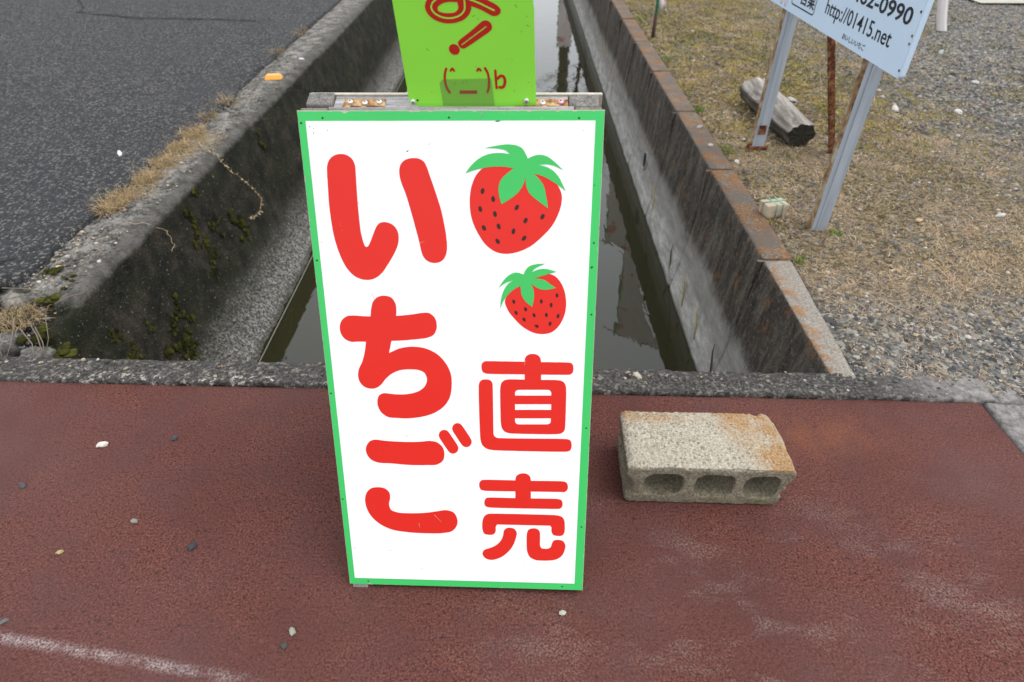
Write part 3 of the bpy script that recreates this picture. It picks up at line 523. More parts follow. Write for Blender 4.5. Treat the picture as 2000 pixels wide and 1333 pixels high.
 'seed1':[[513,7722,506,7702,495,7687,482,7679,469,7681,458,7692,453,7709,453,7730,459,7749,470,7765,483,7772,497,7770,507,7760,513,7742],[678,7608,678,7587,671,7569,661,7559,647,7557,634,7564,623,7579,618,7599,618,7620,624,7637,635,7648,648,7650,662,7643,672,7628],[471,7455,473,7434,468,7416,459,7404,445,7401,431,7407,419,7421,412,7440,410,7461,414,7479,424,7491,437,7495,451,7489,463,7474],[704,7376,705,7355,701,7337,690,7325,677,7322,663,7329,652,7343,644,7363,643,7384,648,7402,658,7414,672,7417,685,7410,697,7396],[1047,7460,1035,7443,1019,7432,1004,7430,992,7436,986,7450,986,7468,994,7488,1006,7505,1021,7516,1036,7518,1048,7512,1055,7498,1054,7480],[1188,7259,1177,7241,1163,7228,1148,7224,1136,7229,1128,7242,1126,7261,1131,7281,1142,7300,1156,7312,1171,7316,1183,7311,1191,7298,1193,7280],[1453,7317,1440,7300,1425,7290,1410,7288,1398,7294,1392,7308,1393,7327,1400,7347,1413,7363,1429,7374,1444,7376,1456,7369,1462,7355,1461,7336],[522,7165,529,7144,529,7125,523,7111,510,7105,495,7107,480,7118,467,7136,460,7156,460,7175,467,7189,479,7195,494,7193,510,7182],[760,7186,764,7165,762,7146,754,7133,741,7129,726,7133,712,7146,702,7165,698,7186,700,7205,709,7218,722,7223,736,7218,750,7205],[997,7093,990,7073,979,7058,965,7050,952,7053,941,7064,936,7082,936,7104,943,7124,955,7140,968,7147,982,7145,992,7133,998,7115],[739,6953,747,6932,748,6913,741,6899,729,6892,714,6894,698,6904,685,6921,677,6941,676,6961,682,6975,694,6982,709,6980,725,6970],[1160,6969,1144,6955,1127,6947,1111,6947,1101,6956,1097,6971,1102,6990,1113,7009,1129,7023,1147,7031,1162,7030,1173,7022,1176,7006,1172,6988]],
 'berry2':[[1549,6408,1579,6401,1609,6390,1637,6376,1662,6358,1686,6336,1707,6311,1727,6286,1745,6260,1761,6232,1775,6203,1788,6174,1799,6144,1809,6115,1817,6084,1824,6054,1829,6023,1834,5992,1837,5961,1839,5929,1841,5897,1841,5865,1839,5833,1836,5802,1831,5769,1824,5736,1816,5703,1806,5671,1795,5640,1783,5612,1769,5583,1755,5556,1739,5529,1721,5504,1699,5477,1674,5450,1648,5427,1620,5407,1587,5391,1551,5380,1514,5372,1478,5367,1447,5366,1415,5367,1383,5371,1352,5377,1322,5384,1292,5394,1263,5406,1234,5420,1206,5435,1179,5452,1153,5470,1126,5489,1100,5510,1075,5533,1051,5556,1028,5581,1006,5606,984,5631,962,5656,941,5681,921,5707,901,5734,884,5762,868,5791,855,5820,842,5850,831,5881,824,5911,823,5937,829,5969,842,6000,856,6030,871,6053,890,6078,911,6103,935,6127,959,6149,989,6171,1021,6190,1054,6208,1085,6229,1111,6251,1135,6276,1159,6300,1186,6320,1209,6333,1235,6344,1263,6355,1294,6364,1325,6372,1356,6380,1386,6386,1420,6394,1455,6401,1490,6407,1522,6410]],
 'leaf2':[[717,6160,736,6190,755,6220,774,6249,794,6278,815,6304,836,6330,858,6353,883,6374,910,6392,940,6408,970,6421,997,6427,1034,6425,1072,6417,1101,6405,1130,6392,1144,6427,1160,6461,1177,6487,1198,6511,1222,6531,1256,6548,1295,6559,1334,6567,1364,6572,1394,6575,1425,6576,1455,6577,1486,6579,1452,6563,1418,6548,1384,6532,1346,6512,1310,6488,1287,6462,1265,6434,1297,6449,1328,6464,1360,6476,1393,6484,1426,6490,1460,6492,1493,6490,1527,6485,1560,6477,1597,6467,1632,6455,1668,6442,1633,6433,1597,6423,1561,6413,1530,6404,1499,6394,1468,6384,1437,6374,1408,6364,1379,6355,1350,6345,1321,6336,1291,6326,1323,6325,1355,6325,1387,6322,1422,6317,1456,6309,1488,6297,1515,6280,1540,6259,1565,6238,1590,6221,1616,6204,1641,6188,1667,6172,1636,6165,1605,6157,1574,6150,1544,6144,1516,6141,1482,6141,1448,6142,1415,6148,1384,6160,1355,6175,1326,6192,1300,6207,1275,6224,1249,6240,1270,6203,1288,6165,1296,6137,1302,6104,1305,6069,1307,6035,1306,6005,1303,5974,1297,5942,1291,5909,1284,5876,1278,5844,1252,5864,1225,5884,1199,5905,1176,5928,1155,5952,1137,5977,1120,6005,1106,6033,1096,6064,1091,6097,1087,6132,1084,6168,1080,6202,1048,6185,1015,6168,984,6149,957,6129,930,6106,906,6082,882,6057,861,6032,841,6005,822,5978,805,5950,791,5923,779,5896,767,5868,756,5839,745,5811,747,5842,749,5872,751,5903,754,5933,759,5963,766,5995,773,6028,782,6060,793,6091,806,6122,822,6154,841,6186,861,6215,883,6240,908,6259,936,6276,964,6292,928,6283,892,6273,857,6260,818,6238,781,6213,749,6187]],
 'seed2':[[994,5940,997,5923,995,5908,989,5898,978,5894,967,5897,956,5907,948,5922,945,5938,947,5953,954,5964,964,5968,975,5964,986,5954],[1031,5752,1037,5736,1037,5721,1033,5709,1023,5703,1011,5705,999,5713,988,5726,982,5742,982,5757,987,5769,996,5774,1008,5773,1021,5765],[1191,5813,1195,5797,1195,5782,1189,5771,1179,5766,1167,5768,1156,5777,1147,5791,1142,5808,1143,5823,1148,5834,1158,5839,1170,5836,1182,5827],[1164,5637,1171,5621,1173,5606,1170,5594,1161,5587,1148,5587,1135,5594,1124,5607,1117,5622,1115,5637,1118,5650,1127,5656,1140,5656,1153,5649],[1333,5710,1338,5694,1337,5679,1331,5667,1322,5662,1310,5665,1298,5674,1289,5688,1284,5705,1284,5720,1290,5731,1300,5736,1312,5734,1324,5724],[1452,5941,1450,5924,1443,5911,1434,5903,1423,5903,1413,5911,1406,5924,1404,5940,1406,5957,1412,5971,1422,5978,1433,5978,1443,5971,1449,5958],[1616,5881,1616,5864,1610,5850,1601,5842,1591,5841,1580,5847,1572,5860,1568,5876,1569,5893,1574,5907,1583,5916,1594,5917,1604,5910,1612,5898],[1709,6051,1709,6034,1705,6020,1697,6011,1687,6009,1676,6014,1667,6026,1661,6042,1661,6058,1665,6073,1673,6082,1683,6084,1694,6078,1703,6066],[1540,5709,1540,5692,1534,5678,1525,5670,1514,5669,1504,5675,1496,5688,1492,5704,1493,5722,1498,5736,1507,5744,1518,5745,1528,5739,1536,5726],[1735,5686,1731,5670,1722,5658,1711,5652,1700,5654,1692,5663,1687,5677,1687,5695,1692,5711,1701,5723,1711,5729,1722,5727,1731,5718,1735,5703],[1604,5547,1598,5532,1588,5520,1577,5515,1567,5518,1559,5528,1555,5543,1557,5560,1563,5576,1573,5588,1584,5592,1595,5590,1602,5580,1606,5565],[1369,5530,1382,5520,1390,5507,1391,5494,1386,5484,1375,5478,1360,5479,1345,5485,1332,5496,1324,5509,1322,5521,1328,5531,1339,5537,1353,5536]],
 'bang':[[279,1210,305,1204,331,1191,351,1169,363,1143,365,1117,360,1092,345,1075,327,1060,316,1052,300,1041,279,1029,256,1016,234,1003,213,991,190,977,159,960,123,940,86,919,50,899,19,882,-5,869,-18,862,-40,851,-63,844,-85,846,-105,854,-125,873,-137,897,-141,917,-139,937,-124,955,-105,970,-96,977,-81,987,-62,999,-40,1013,-17,1028,7,1043,30,1058,51,1072,72,1087,95,1103,118,1120,142,1137,163,1153,182,1166,196,1177,205,1183,223,1196,243,1206],[279,1135,294,1126,246,1096,199,1066,151,1037,104,1007,56,977,8,948,-39,918,-87,889,-94,903,-47,932,0,961,46,990,93,1019,139,1048,186,1077,232,1106],[-149,776,-179,762,-214,762,-247,777,-271,804,-282,838,-276,871,-257,898,-226,912,-191,912,-159,897,-135,870,-124,837,-129,803]],
 'yo':[[-545,1429,-546,1405,-542,1381,-535,1358,-525,1337,-511,1316,-494,1297,-476,1279,-460,1266,-443,1254,-425,1244,-406,1234,-387,1226,-370,1218,-350,1212,-331,1206,-310,1201,-289,1197,-269,1194,-248,1192,-228,1191,-208,1191,-188,1192,-167,1194,-147,1196,-128,1200,-105,1205,-82,1211,-59,1218,-37,1226,-16,1237,3,1249,22,1262,39,1277,55,1294,71,1317,85,1342,93,1363,99,1400,120,1392,141,1383,163,1375,184,1366,204,1358,224,1349,242,1340,261,1330,280,1318,299,1307,316,1296,332,1287,351,1277,370,1267,389,1261,411,1258,434,1260,455,1266,480,1281,498,1302,500,1339,488,1362,468,1384,459,1392,445,1401,428,1413,407,1425,385,1437,363,1449,342,1460,322,1470,304,1479,286,1487,267,1495,248,1503,229,1510,210,1517,189,1525,168,1532,146,1539,125,1546,103,1553,105,1583,107,1612,110,1641,112,1670,114,1700,116,1729,118,1758,120,1788,169,1788,224,1787,281,1786,337,1785,388,1785,432,1785,465,1788,483,1792,506,1803,530,1815,541,1829,533,1846,511,1864,488,1880,471,1886,438,1889,394,1890,343,1890,286,1889,229,1888,174,1887,124,1887,126,1910,130,1935,133,1961,136,1985,138,2008,137,2027,133,2042,121,2066,104,2088,84,2101,56,2103,28,2094,12,2082,-3,2066,-16,2049,-22,2029,-29,1988,-36,1932,-43,1864,-50,1790,-57,1714,-64,1641,-71,1577,-93,1578,-114,1579,-136,1580,-158,1581,-179,1582,-201,1582,-221,1583,-242,1583,-262,1583,-283,1583,-304,1582,-324,1581,-344,1578,-364,1574,-385,1568,-408,1561,-430,1553,-451,1544,-471,1534,-488,1524,-501,1512,-516,1494,-529,1473,-539,1451],[-93,1459,-119,1462,-145,1464,-165,1466,-189,1467,-214,1467,-238,1465,-260,1461,-283,1456,-304,1449,-323,1440,-344,1428,-363,1414,-374,1400,-369,1362,-356,1351,-335,1344,-313,1337,-293,1332,-269,1328,-244,1326,-220,1325,-195,1324,-171,1326,-148,1330,-125,1340,-104,1355,-91,1372,-83,1392,-85,1424]],
 'yo_in':[[-379,1518,-389,1513,-408,1500,-430,1484,-446,1466,-458,1446,-468,1424,-471,1402,-466,1379,-454,1356,-439,1336,-423,1319,-403,1305,-382,1292,-360,1281,-342,1273,-322,1266,-302,1261,-282,1256,-262,1253,-242,1251,-219,1250,-197,1250,-174,1252,-152,1255,-130,1260,-109,1265,-89,1272,-69,1281,-51,1291,-35,1304,-19,1318,-5,1335,6,1352,13,1374,17,1397,19,1420,19,1441,18,1462,17,1484,18,1501,20,1529,24,1566,28,1610,33,1656,38,1704,42,1750,47,1791,50,1823,54,1860,58,1899,62,1937,66,1971,68,1999,70,2018,71,2026,68,2032,62,2035,54,2032,51,2026,50,2019,47,2000,44,1972,41,1938,37,1900,33,1861,30,1824,26,1792,22,1751,17,1705,12,1657,7,1610,3,1567,0,1530,-3,1501,-4,1484,-3,1463,-2,1442,-2,1420,-4,1400,-7,1379,-13,1360,-26,1340,-44,1322,-63,1307,-85,1295,-109,1286,-134,1279,-153,1275,-174,1272,-195,1270,-217,1270,-238,1271,-261,1273,-284,1277,-307,1283,-329,1290,-350,1299,-370,1309,-390,1321,-408,1335,-423,1349,-435,1366,-445,1385,-450,1405,-443,1431,-430,1456,-408,1476,-380,1495,-366,1504,-362,1511,-364,1518,-371,1521],[80,1477,86,1474,101,1468,122,1460,147,1450,173,1439,199,1428,221,1418,240,1409,260,1398,279,1388,298,1378,316,1368,333,1360,361,1345,390,1331,404,1324,412,1323,419,1328,420,1336,415,1341,400,1349,372,1363,343,1377,327,1385,309,1395,290,1405,270,1415,250,1426,231,1435,209,1445,183,1456,157,1468,132,1478,111,1486,96,1492,90,1494,82,1495,76,1490,75,1483]],
 'face':[[-371,576,-377,562,-389,535,-399,507,-404,485,-408,462,-410,439,-412,417,-413,390,-413,363,-411,337,-406,312,-399,286,-391,262,-380,238,-368,215,-361,203,-355,197,-346,194,-336,197,-329,204,-326,213,-328,222,-334,234,-346,255,-357,277,-365,299,-371,322,-375,345,-377,369,-377,393,-376,417,-374,438,-372,459,-369,480,-364,501,-355,527,-344,552,-338,566,-337,574,-340,582,-348,587,-357,587,-365,583],[204,547,211,533,225,506,236,478,242,456,245,433,247,410,249,387,249,365,247,343,246,321,243,302,239,274,233,248,222,221,214,203,212,193,215,185,223,179,232,178,241,182,247,189,256,209,268,238,273,258,276,278,279,299,281,320,283,343,284,367,284,390,283,415,280,440,276,464,270,488,262,510,251,534,241,553,236,562,230,569,222,572,213,570,206,564,202,556],[-307,526,-306,544,-294,568,-266,587,-249,577,-235,559,-225,522,-247,519,-267,545,-286,523],[88,509,88,527,99,551,128,570,159,545,171,511,149,505,128,528,110,506],[-189,238,-156,237,-123,236,-90,235,-57,233,-24,232,9,231,42,230,76,228,73,203,71,177,38,178,5,179,-29,180,-62,182,-95,183,-128,184,-161,185,-195,187,-192,213],[353,511,353,502,353,483,353,458,353,432,353,409,353,386,353,359,353,329,354,300,354,275,354,258,355,250,357,241,364,235,373,233,382,235,388,242,391,251,391,259,391,277,390,301,390,330,389,360,388,387,388,410,388,433,389,459,389,484,389,503,389,512,386,520,380,526,371,528,362,526,356,520]],
 'b_bowl':[[414,379,430,396,449,411,468,408,477,392,482,370,483,350,481,328,476,309,457,277,422,283,410,281,402,274,398,263,400,252,407,243,418,240,443,236,477,239,494,253,507,274,517,296,524,322,527,349,525,375,520,398,511,421,498,439,479,448,457,452,436,451,416,440,396,423,386,412,380,403,379,392,383,382,392,375,404,374]],
 'tape':[[-481,364,-429,418,307,402,326,-23,-471,11]],
}

# ------------------------------------------------------------------ large structure
def sheet(name, x0, x1, y0, y1, z, m, kind='structure'):
    o = pyd(name, [(x0, y0, z), (x1, y0, z), (x1, y1, z), (x0, y1, z)], [(0, 1, 2, 3)], m)
    return tag(o, kind=kind)

def kerb_y(x):        # inner (red) edge of the far kerb; the slab is slightly skew to the canal
    return 1.213 - 0.0194 * x

# red paved slab: one thick sheet with a softly uneven far and right edge
pts = []
for i in range(80):
    xx = -6.0 + i * (1.243 + 6.0) / 79
    pts.append((xx, kerb_y(xx) + 0.004 * fbm(xx * 9, 0, 3)))
right = [(1.243 + 0.006 * fbm(3, j * 0.55, 7), kerb_y(1.243) - j * 0.05) for j in range(1, 100)]
V = [(p[0], p[1], 0.0) for p in pts + right] + [(1.243, -6, 0), (-6, -6, 0)]
n = len(V)
V += [(a, b, -0.25) for a, b, c in V]
F = [tuple(range(n))[::-1]] + [(i, (i + 1) % n, n + (i + 1) % n, n + i) for i in range(n)]
tag(pyd('red_pavement', V, F, M['red']), kind='structure')
tag(box('slab_base', (-2.3, -2.4, -.15), (7.2, 7.35, .22), M['bed']), kind='structure')

# kerbs: rough prisms following a path
def rough_strip(name, path_fn, width, length, nl, nw, zfn, m, amp=0.004, drop=0.24):
    V, F = [], []
    for i in range(nl + 1):
        s = i / nl * length
        for j in range(-2, nw + 3):
            t = min(max(j, 0), nw) / nw
            px, py = path_fn(s, t * width)
            zz = zfn(s, t)
            if j == -1 or j == nw + 1: zz -= 0.012
            if j == -2 or j == nw + 2: zz -= drop
            e = 0.006 if j in (-1, -2) else (-0.0 if j < nw + 1 else 0.0)
            a = amp * (fbm(px * 22, py * 22, 1.7, 5) + 0.6 * fbm(px * 70, py * 70, 4.2, 3))
            if j in (-2, -1, nw + 1, nw + 2):
                px += 0.5 * a; py += 0.9 * a
            V.append((px, py, zz + (a if -2 < j < nw + 2 else 0)))
    k = nw + 5
    for i in range(nl):
        for j in range(k - 1):
            F.append((i * k + j, (i + 1) * k + j, (i + 1) * k + j + 1, i * k + j + 1))
    F.append(tuple(range(k))); F.append(tuple(nl * k + j for j in range(k))[::-1])
    o = pyd(name, V, F, m, None, True)
    return o
o = rough_strip('slab_kerb', lambda s, w: (-2.1 + s, kerb_y(-2.1 + s) + 0.003 + w), 0.105, 3.46, 340, 10,
                lambda s, t: 0.010 - 0.012 * t * t + (-0.02 * max(0, (s - 3.1)) if s > 3.1 else 0), M['kerb'], 0.006)
tag(o, 'rough grey concrete kerb along the canal side of the red slab', 'kerb')
o = rough_strip('slab_kerb', lambda s, w: (1.249 + w, 1.180 - s), 0.115, 4.0, 300, 9,
                lambda s, t: 0.006 - 0.006 * t, M['kerb'], 0.005)
tag(o, 'pale concrete kerb running down the right end of the red slab', 'kerb')

# canal bed, water
sheet('canal_bed', -1.6, 1.1, 1.0, 120, -1.1, M['bed'])
sheet('water', -1.45, 0.97, 1.0, 120, -0.66, M['water'])

def y_steps(y0, y1, d0, grow=1.0, dmax=2.0):
    ys = [y0]; d = d0
    while ys[-1] < y1:
        ys.append(min(y1, ys[-1] + d))
        if ys[-1] > 5: d = min(dmax, d * grow)
    return ys

def densify(prof, step):
    out = []
    for a, b in zip(prof[:-1], prof[1:]):
        L = math.hypot(b[0] - a[0], b[1] - a[1]); k = max(1, int(round(L / step)))
        out += [(a[0] + (b[0] - a[0]) * i / k, a[1] + (b[1] - a[1]) * i / k) for i in range(k)]
    return out + [prof[-1]]

# left canal wall
prof = densify([(-1.80, -0.03), (-1.72, -0.006), (-1.64, 0.0), (-1.55, 0.001), (-1.478, 0.0), (-1.458, -0.006), (-1.447, -0.022),
                (-1.432, -0.09), (-1.345, -0.49), (-1.30, -0.555), (-1.235, -0.615), (-1.180, -0.665), (-1.12, -0.78)], 0.016)
ys = y_steps(1.26, 80, 0.018, 1.12, 4.0)
V, F = [], []
for yy in ys:
    for (px, pz) in prof:
        a = 0.006 * fbm(px * 8, yy * 8, pz * 8, 4) + 0.0035 * fbm(px * 34, yy * 34, pz * 34, 3)
        foot = max(0, min(1, (-pz - 0.47) / 0.08))
        a += foot * 0.009 * fbm(px * 30 + 9, yy * 30, pz * 30, 4)
        sx = sz = 0.0
        if pz > -0.02: sz = 1.0
        else: sx, sz = 0.97, 0.25
        brk = 0.0
        if px < -1.36 and yy < 1.72 and pz > -0.35:            # crumbled corner next to the slab
            t = (1.72 - yy) / 0.40
            brk = max(0, t + 0.5 * fbm(px * 7, yy * 7, 5, 3)) * max(0, min(1, (-px - 1.36) / 0.10))
            brk = min(brk, 1.0) * 0.13
        V.append((px + sx * a + 0.012 * fbm(0.3, yy * 1.3, 1), yy, pz + sz * a - brk * (0.6 + 0.6 * abs(fbm(px * 15, yy * 15, 2)))))
k = len(prof)
F = [(i * k + j, i * k + j + 1, (i + 1) * k + j + 1, (i + 1) * k + j) for i in range(len(ys) - 1) for j in range(k - 1)]
wall_l = pyd('canal_wall', V, [f[::-1] for f in F], M['wall_l'], None, True)
tag(wall_l, 'mossy blackened concrete canal wall below the asphalt road', 'canal wall')

# right canal wall: precast panels, 0.8 m each, open joints between
wall_r = empty('canal_wall', (0.94, 1.3, -0.66), 'straight concrete canal wall with rusty orange coping on the gravel bank', 'canal wall')
pr = densify([(1.005, -0.10), (1.000, -0.006), (0.994, 0.0), (0.90, 0.0), (0.890, -0.004), (0.886, -0.014), (0.838, -0.46), (0.826, -0.53), (0.800, -0.645), (0.79, -0.80)], 0.02)
def panel(y0, y1, step, seed):
    ys = list(np.linspace(y0, y1, max(2, int((y1 - y0) / step) + 1)))
    V = []
    dx, dz = 0.004 * (random.random() - .5), 0.005 * (random.random() - .5)
    for yy in ys:
        e = min(yy - y0, y1 - yy)
        for px, pz in pr:
            if y0 < 1.5 and px > .888: px = .888 + (px - .888) * (.62 + .30 * (yy - 1.26) / .67)
            a = 0.0028 * fbm(px * 12, yy * 12, pz * 12 + seed, 4) + 0.0016 * fbm(px * 50, yy * 50, pz * 50, 3)
            edge = 0.005 * max(0, 1 - e / 0.010) if y1 - y0 < 3 else 0
            if pz > -0.012: V.append((px + dx, yy, pz + dz + a - edge))
            else: V.append((px + dx - a + edge * (1 if pz < -0.012 and px < 0.95 else 0), yy, pz + dz))
    k = len(pr)
    F = [(i * k + j, i * k + j + 1, (i + 1) * k + j + 1, (i + 1) * k + j) for i in range(len(ys) - 1) for j in range(k - 1)]
    F += [tuple(range(k))[::-1], tuple((len(ys) - 1) * k + j for j in range(k))]
    return off(pyd('wall_panel', V, F, M['wall_r'], wall_r, True), wall_r.location)
yj = [1.26, 1.926, 2.722, 3.518, 4.314, 5.11, 5.906, 6.702, 7.5, 8.3]
for a, b in zip(yj[:-1], yj[1:]):
    panel(a + 0.0035, b - 0.0035, 0.02, a)
panel(8.305, 80, 0.6, 1)
for a in yj[1:]:                                      # mortar set back in the joints
    off(box('joint_mortar', (0.925, a, -0.38), (0.11, 0.012, 0.74), M['wall_r'], wall_r), wall_r.location)
# drain pipe stub in the foot of the wall
def ring(name, c, ax, r0, r1, depth, m, parent, ploc, sides=20):
    axv = Vector(ax).normalized(); a = axv.cross(Vector((0, 1, 0))).normalized(); b = axv.cross(a); c = Vector(c)
    V, F = [], []
    for rr, dd in ((r1, -depth), (r1, depth), (r0, depth), (r0, -depth)):
        for i in range(sides):
            an = 2 * math.pi * i / sides
            V.append(c + axv * dd + a * rr * math.cos(an) + b * rr * math.sin(an))
    for q_ in range(4):
        for i in range(sides):
            F.append((q_ * sides + i, q_ * sides + (i + 1) % sides, ((q_ + 1) % 4) * sides + (i + 1) % sides, ((q_ + 1) % 4) * sides + i))
    return off(pyd(name, V, F, m, parent, True), ploc)
dp = ring('drain_pipe', (0.838, 3.90, -0.452), (-1, 0, 0.1), 0.050, 0.058, 0.012, M['wall_r'], wall_r, wall_r.location)
dh = pyd('drain_mouth', [Vector((0.8325, 3.90, -0.452)) + Vector((0.1 * math.sin(t), 0, 0)) * 0.05 + Vector((0, math.cos(t), math.sin(t))) * 0.050 for t in [2 * math.pi * i / 20 for i in range(20)]], [tuple(range(20))], M['hole'], wall_r)
off(dh, wall_r.location)

# asphalt road with a ragged broken edge on the wall top
def road_edge(yy):
    e = -1.695 - 0.010 * (yy - 1.7) + 0.018 * fbm(1.1, yy * 2.2, 0.4, 4) + 0.010 * fbm(5.1, yy * 14, 0.4, 3)
    if yy < 1.75: e -= (1.75 - yy) * 1.1
    if 3.45 < yy < 3.85: e += 0.05 * math.sin((yy - 3.45) / 0.4 * math.pi)
    return max(e, -2.3)
ys = y_steps(1.27, 8.0, 0.016) + list(np.linspace(8.4, 150, 40))
V, F = [], []
cols_ = [0.0, 0.004, 0.03, 0.12, 0.4, 1.0, 2.2, 4.6]
for yy in ys:
    e = road_edge(yy)
    for j, c_ in enumerate(cols_):
        zz = 0.014 + 0.003 * fbm((e - c_) * 4, yy * 4, 2) + 0.0025 * fbm((e - c_) * 30, yy * 30, 2, 3)
        if j == 0: zz = -0.02
        if j == 1: zz -= 0.004
        V.append((e - c_, yy, zz))
k = len(cols_)
F = [(i * k + j, (i + 1) * k + j, (i + 1) * k + j + 1, i * k + j + 1) for i in range(len(ys) - 1) for j in range(k - 1)]
road = tag(pyd('road', V, F, M['asphalt'], None, True), kind='structure')
def crack(pts, w):
    V, F = [], []
    P = []
    for a, b in zip(pts[:-1], pts[1:]):
        for i in range(14):
            t = i / 14; P.append((a[0] + (b[0] - a[0]) * t, a[1] + (b[1] - a[1]) * t))
    for i, (px, py) in enumerate(P):
        px += 0.018 * fbm(px * 9, py * 9, 3, 4); py += 0.018 * fbm(px * 9, py * 9, 8, 4)
        ww = 1.6 * w * (0.5 + abs(fbm(px * 20, py * 20, 1, 2)))
        V += [(px, py - ww, 0.0215), (px, py + ww, 0.0215)]
    F = [(2 * i, 2 * i + 2, 2 * i + 3, 2 * i + 1) for i in range(len(P) - 1)]
    pyd('crack', V, F, M['crack'], road)
crack([(-4.31, 6.67), (-3.97, 6.2), (-3.9, 5.98)], 0.008)
crack([(-3.94, 6.02), (-3.28, 5.78), (-2.69, 5.75), (-2.18, 5.68)], 0.009)
crack([(-2.75, 3.05), (-2.755, 3.21), (-2.773, 3.41), (-2.796, 3.54)], 0.006)
crack([(-1.93, 1.62), (-1.86, 1.70), (-1.85, 1.80), (-1.80, 1.86)], 0.007)
o = pyd('road_paint', [(-6.0, 6.45, 0.0225), (-4.62, 6.66, 0.0225), (-4.64, 6.76, 0.0225), (-6.0, 6.55, 0.0225)], [(0, 1, 2, 3)], M['pad'], road)

# wide surroundings
sheet('ground', -300, -6.25, -6, 400, -0.03, M['ground'])
sheet('ground', 9.0, 300, -6, 400, -0.03, M['ground'])
sheet('ground', -300, 300, -300, -6, -0.03, M['ground'])
sheet('ground', -300, 300, 120, 400, -0.04, M['ground'])
sheet('concrete_yard', 4.35, 9.0, 6.55, 30, 0.012, M['pad'])

# gravel bank: uneven sheet
def bank_z(xx, yy):
    z_ = -0.006 + 0.010 * fbm(xx * 2.1, yy * 2.1, 9, 3) + 0.005 * fbm(xx * 11, yy * 11, 4, 3)
    if xx < 1.06: z_ -= 0.012 * min(1, (1.06 - xx) / 0.07)
    if xx < 0.99 and yy > 1.95: z_ = -0.03
    return z_
xs = list(np.arange(0.935, 2.6, 0.03)) + list(np.arange(2.6, 5.0, 0.08)) + [5.2, 6, 7.5, 9.0]
ys = list(np.arange(1.20, 3.4, 0.03)) + list(np.arange(3.4, 8.0, 0.08)) + [8.5, 10, 14, 20, 40, 80, 120]
V = [(a, b, bank_z(a, b)) for b in ys for a in xs]
k = len(xs)
F = [(i * k + j, i * k + j + 1, (i + 1) * k + j + 1, (i + 1) * k + j) for i in range(len(ys) - 1) for j in range(k - 1)]
tag(pyd('gravel_bank', V, F, M['soil'], None, True), kind='structure')
xs2 = [1.28, 1.362, 1.42, 1.5, 1.8, 2.5, 4, 9]; ys2 = [-6, -3, -1, 0, .5, 1.0, 1.205]
V = [(a, b, bank_z(a, b) - (.03 if a < 1.36 else 0)) for b in ys2 for a in xs2]; k = len(xs2)
F = [(i * k + j, i * k + j + 1, (i + 1) * k + j + 1, (i + 1) * k + j) for i in range(len(ys2) - 1) for j in range(k - 1)]
tag(pyd('gravel_bank', V, F, M['soil'], None, True), kind='structure')

# ---- scatter covers the ground the picture can show, with a wide margin on every side
def in_view(P, pad=330):
    th, ya = R(38.942), R(0.67)
    fw = np.array([-math.sin(ya) * math.cos(th), math.cos(ya) * math.cos(th), -math.sin(th)])
    up = np.array([-math.sin(ya) * math.sin(th), math.cos(ya) * math.sin(th), math.cos(th)])
    rt = np.array([math.cos(ya), math.sin(ya), 0])
    v = P - np.array([0, 0, CAM_H]); zc = v @ fw
    px = 1000 + 1196 * (v @ rt) / zc; py = 666.5 - 1196 * (v @ up) / zc
    return (zc > .1) & (px > -pad) & (px < 2000 + pad * 2) & (py > -pad) & (py < 1333 + pad)

ico = bmesh.new(); bmesh.ops.create_icosphere(ico, subdivisions=1, radius=1.0)
ICO_V = np.array([v.co[:] for v in ico.verts]); ICO_F = np.array([[v.index for v in f.verts] for f in ico.faces]); ico.free()
ico = bmesh.new(); bmesh.ops.create_icosphere(ico, subdivisions=2, radius=1.0)
ICO2_V = np.array([v.co[:] for v in ico.verts]); ICO2_F = np.array([[v.index for v in f.verts] for f in ico.faces]); ico.free()

def stones_mesh(P, S, C, flatness=(0.45, 0.85)):
    n = len(P); nv = len(ICO_V)
    V = np.repeat(ICO_V[None], n, 0) * (1 + rng.uniform(-.22, .22, (n, nv, 1)))
    sc = np.stack([rng.uniform(.75, 1.25, n), rng.uniform(.65, 1.1, n), rng.uniform(*flatness, n)], 1)
    V = V * sc[:, None] * S[:, None, None]
    a = rng.uniform(0, 6.28, n); ca, sa = np.cos(a)[:, None], np.sin(a)[:, None]
    X = V[..., 0] * ca - V[..., 1] * sa; Y = V[..., 0] * sa + V[..., 1] * ca
    V[..., 0], V[..., 1] = X, Y
    V += P[:, None]
    Fc = ICO_F[None] + (np.arange(n) * nv)[:, None, None]
    return V.reshape(-1, 3), Fc.reshape(-1, 3), np.repeat(C, nv, 0)

def noise2(P, s, seed):
    return np.array([fbm(a * s + seed, b * s, seed * 1.3, 3) for a, b in P[:, :2]])

STONE_COLS = np.array([(.060, .060, .062), (.11, .11, .11), (.10, .105, .115), (.18, .17, .155), (.27, .23, .175), (.34, .26, .16), (.46, .42, .36), (.21, .145, .10)])
STONE_W = np.array([.18, .17, .07, .18, .20, .08, .06, .06]); STONE_W /= STONE_W.sum()

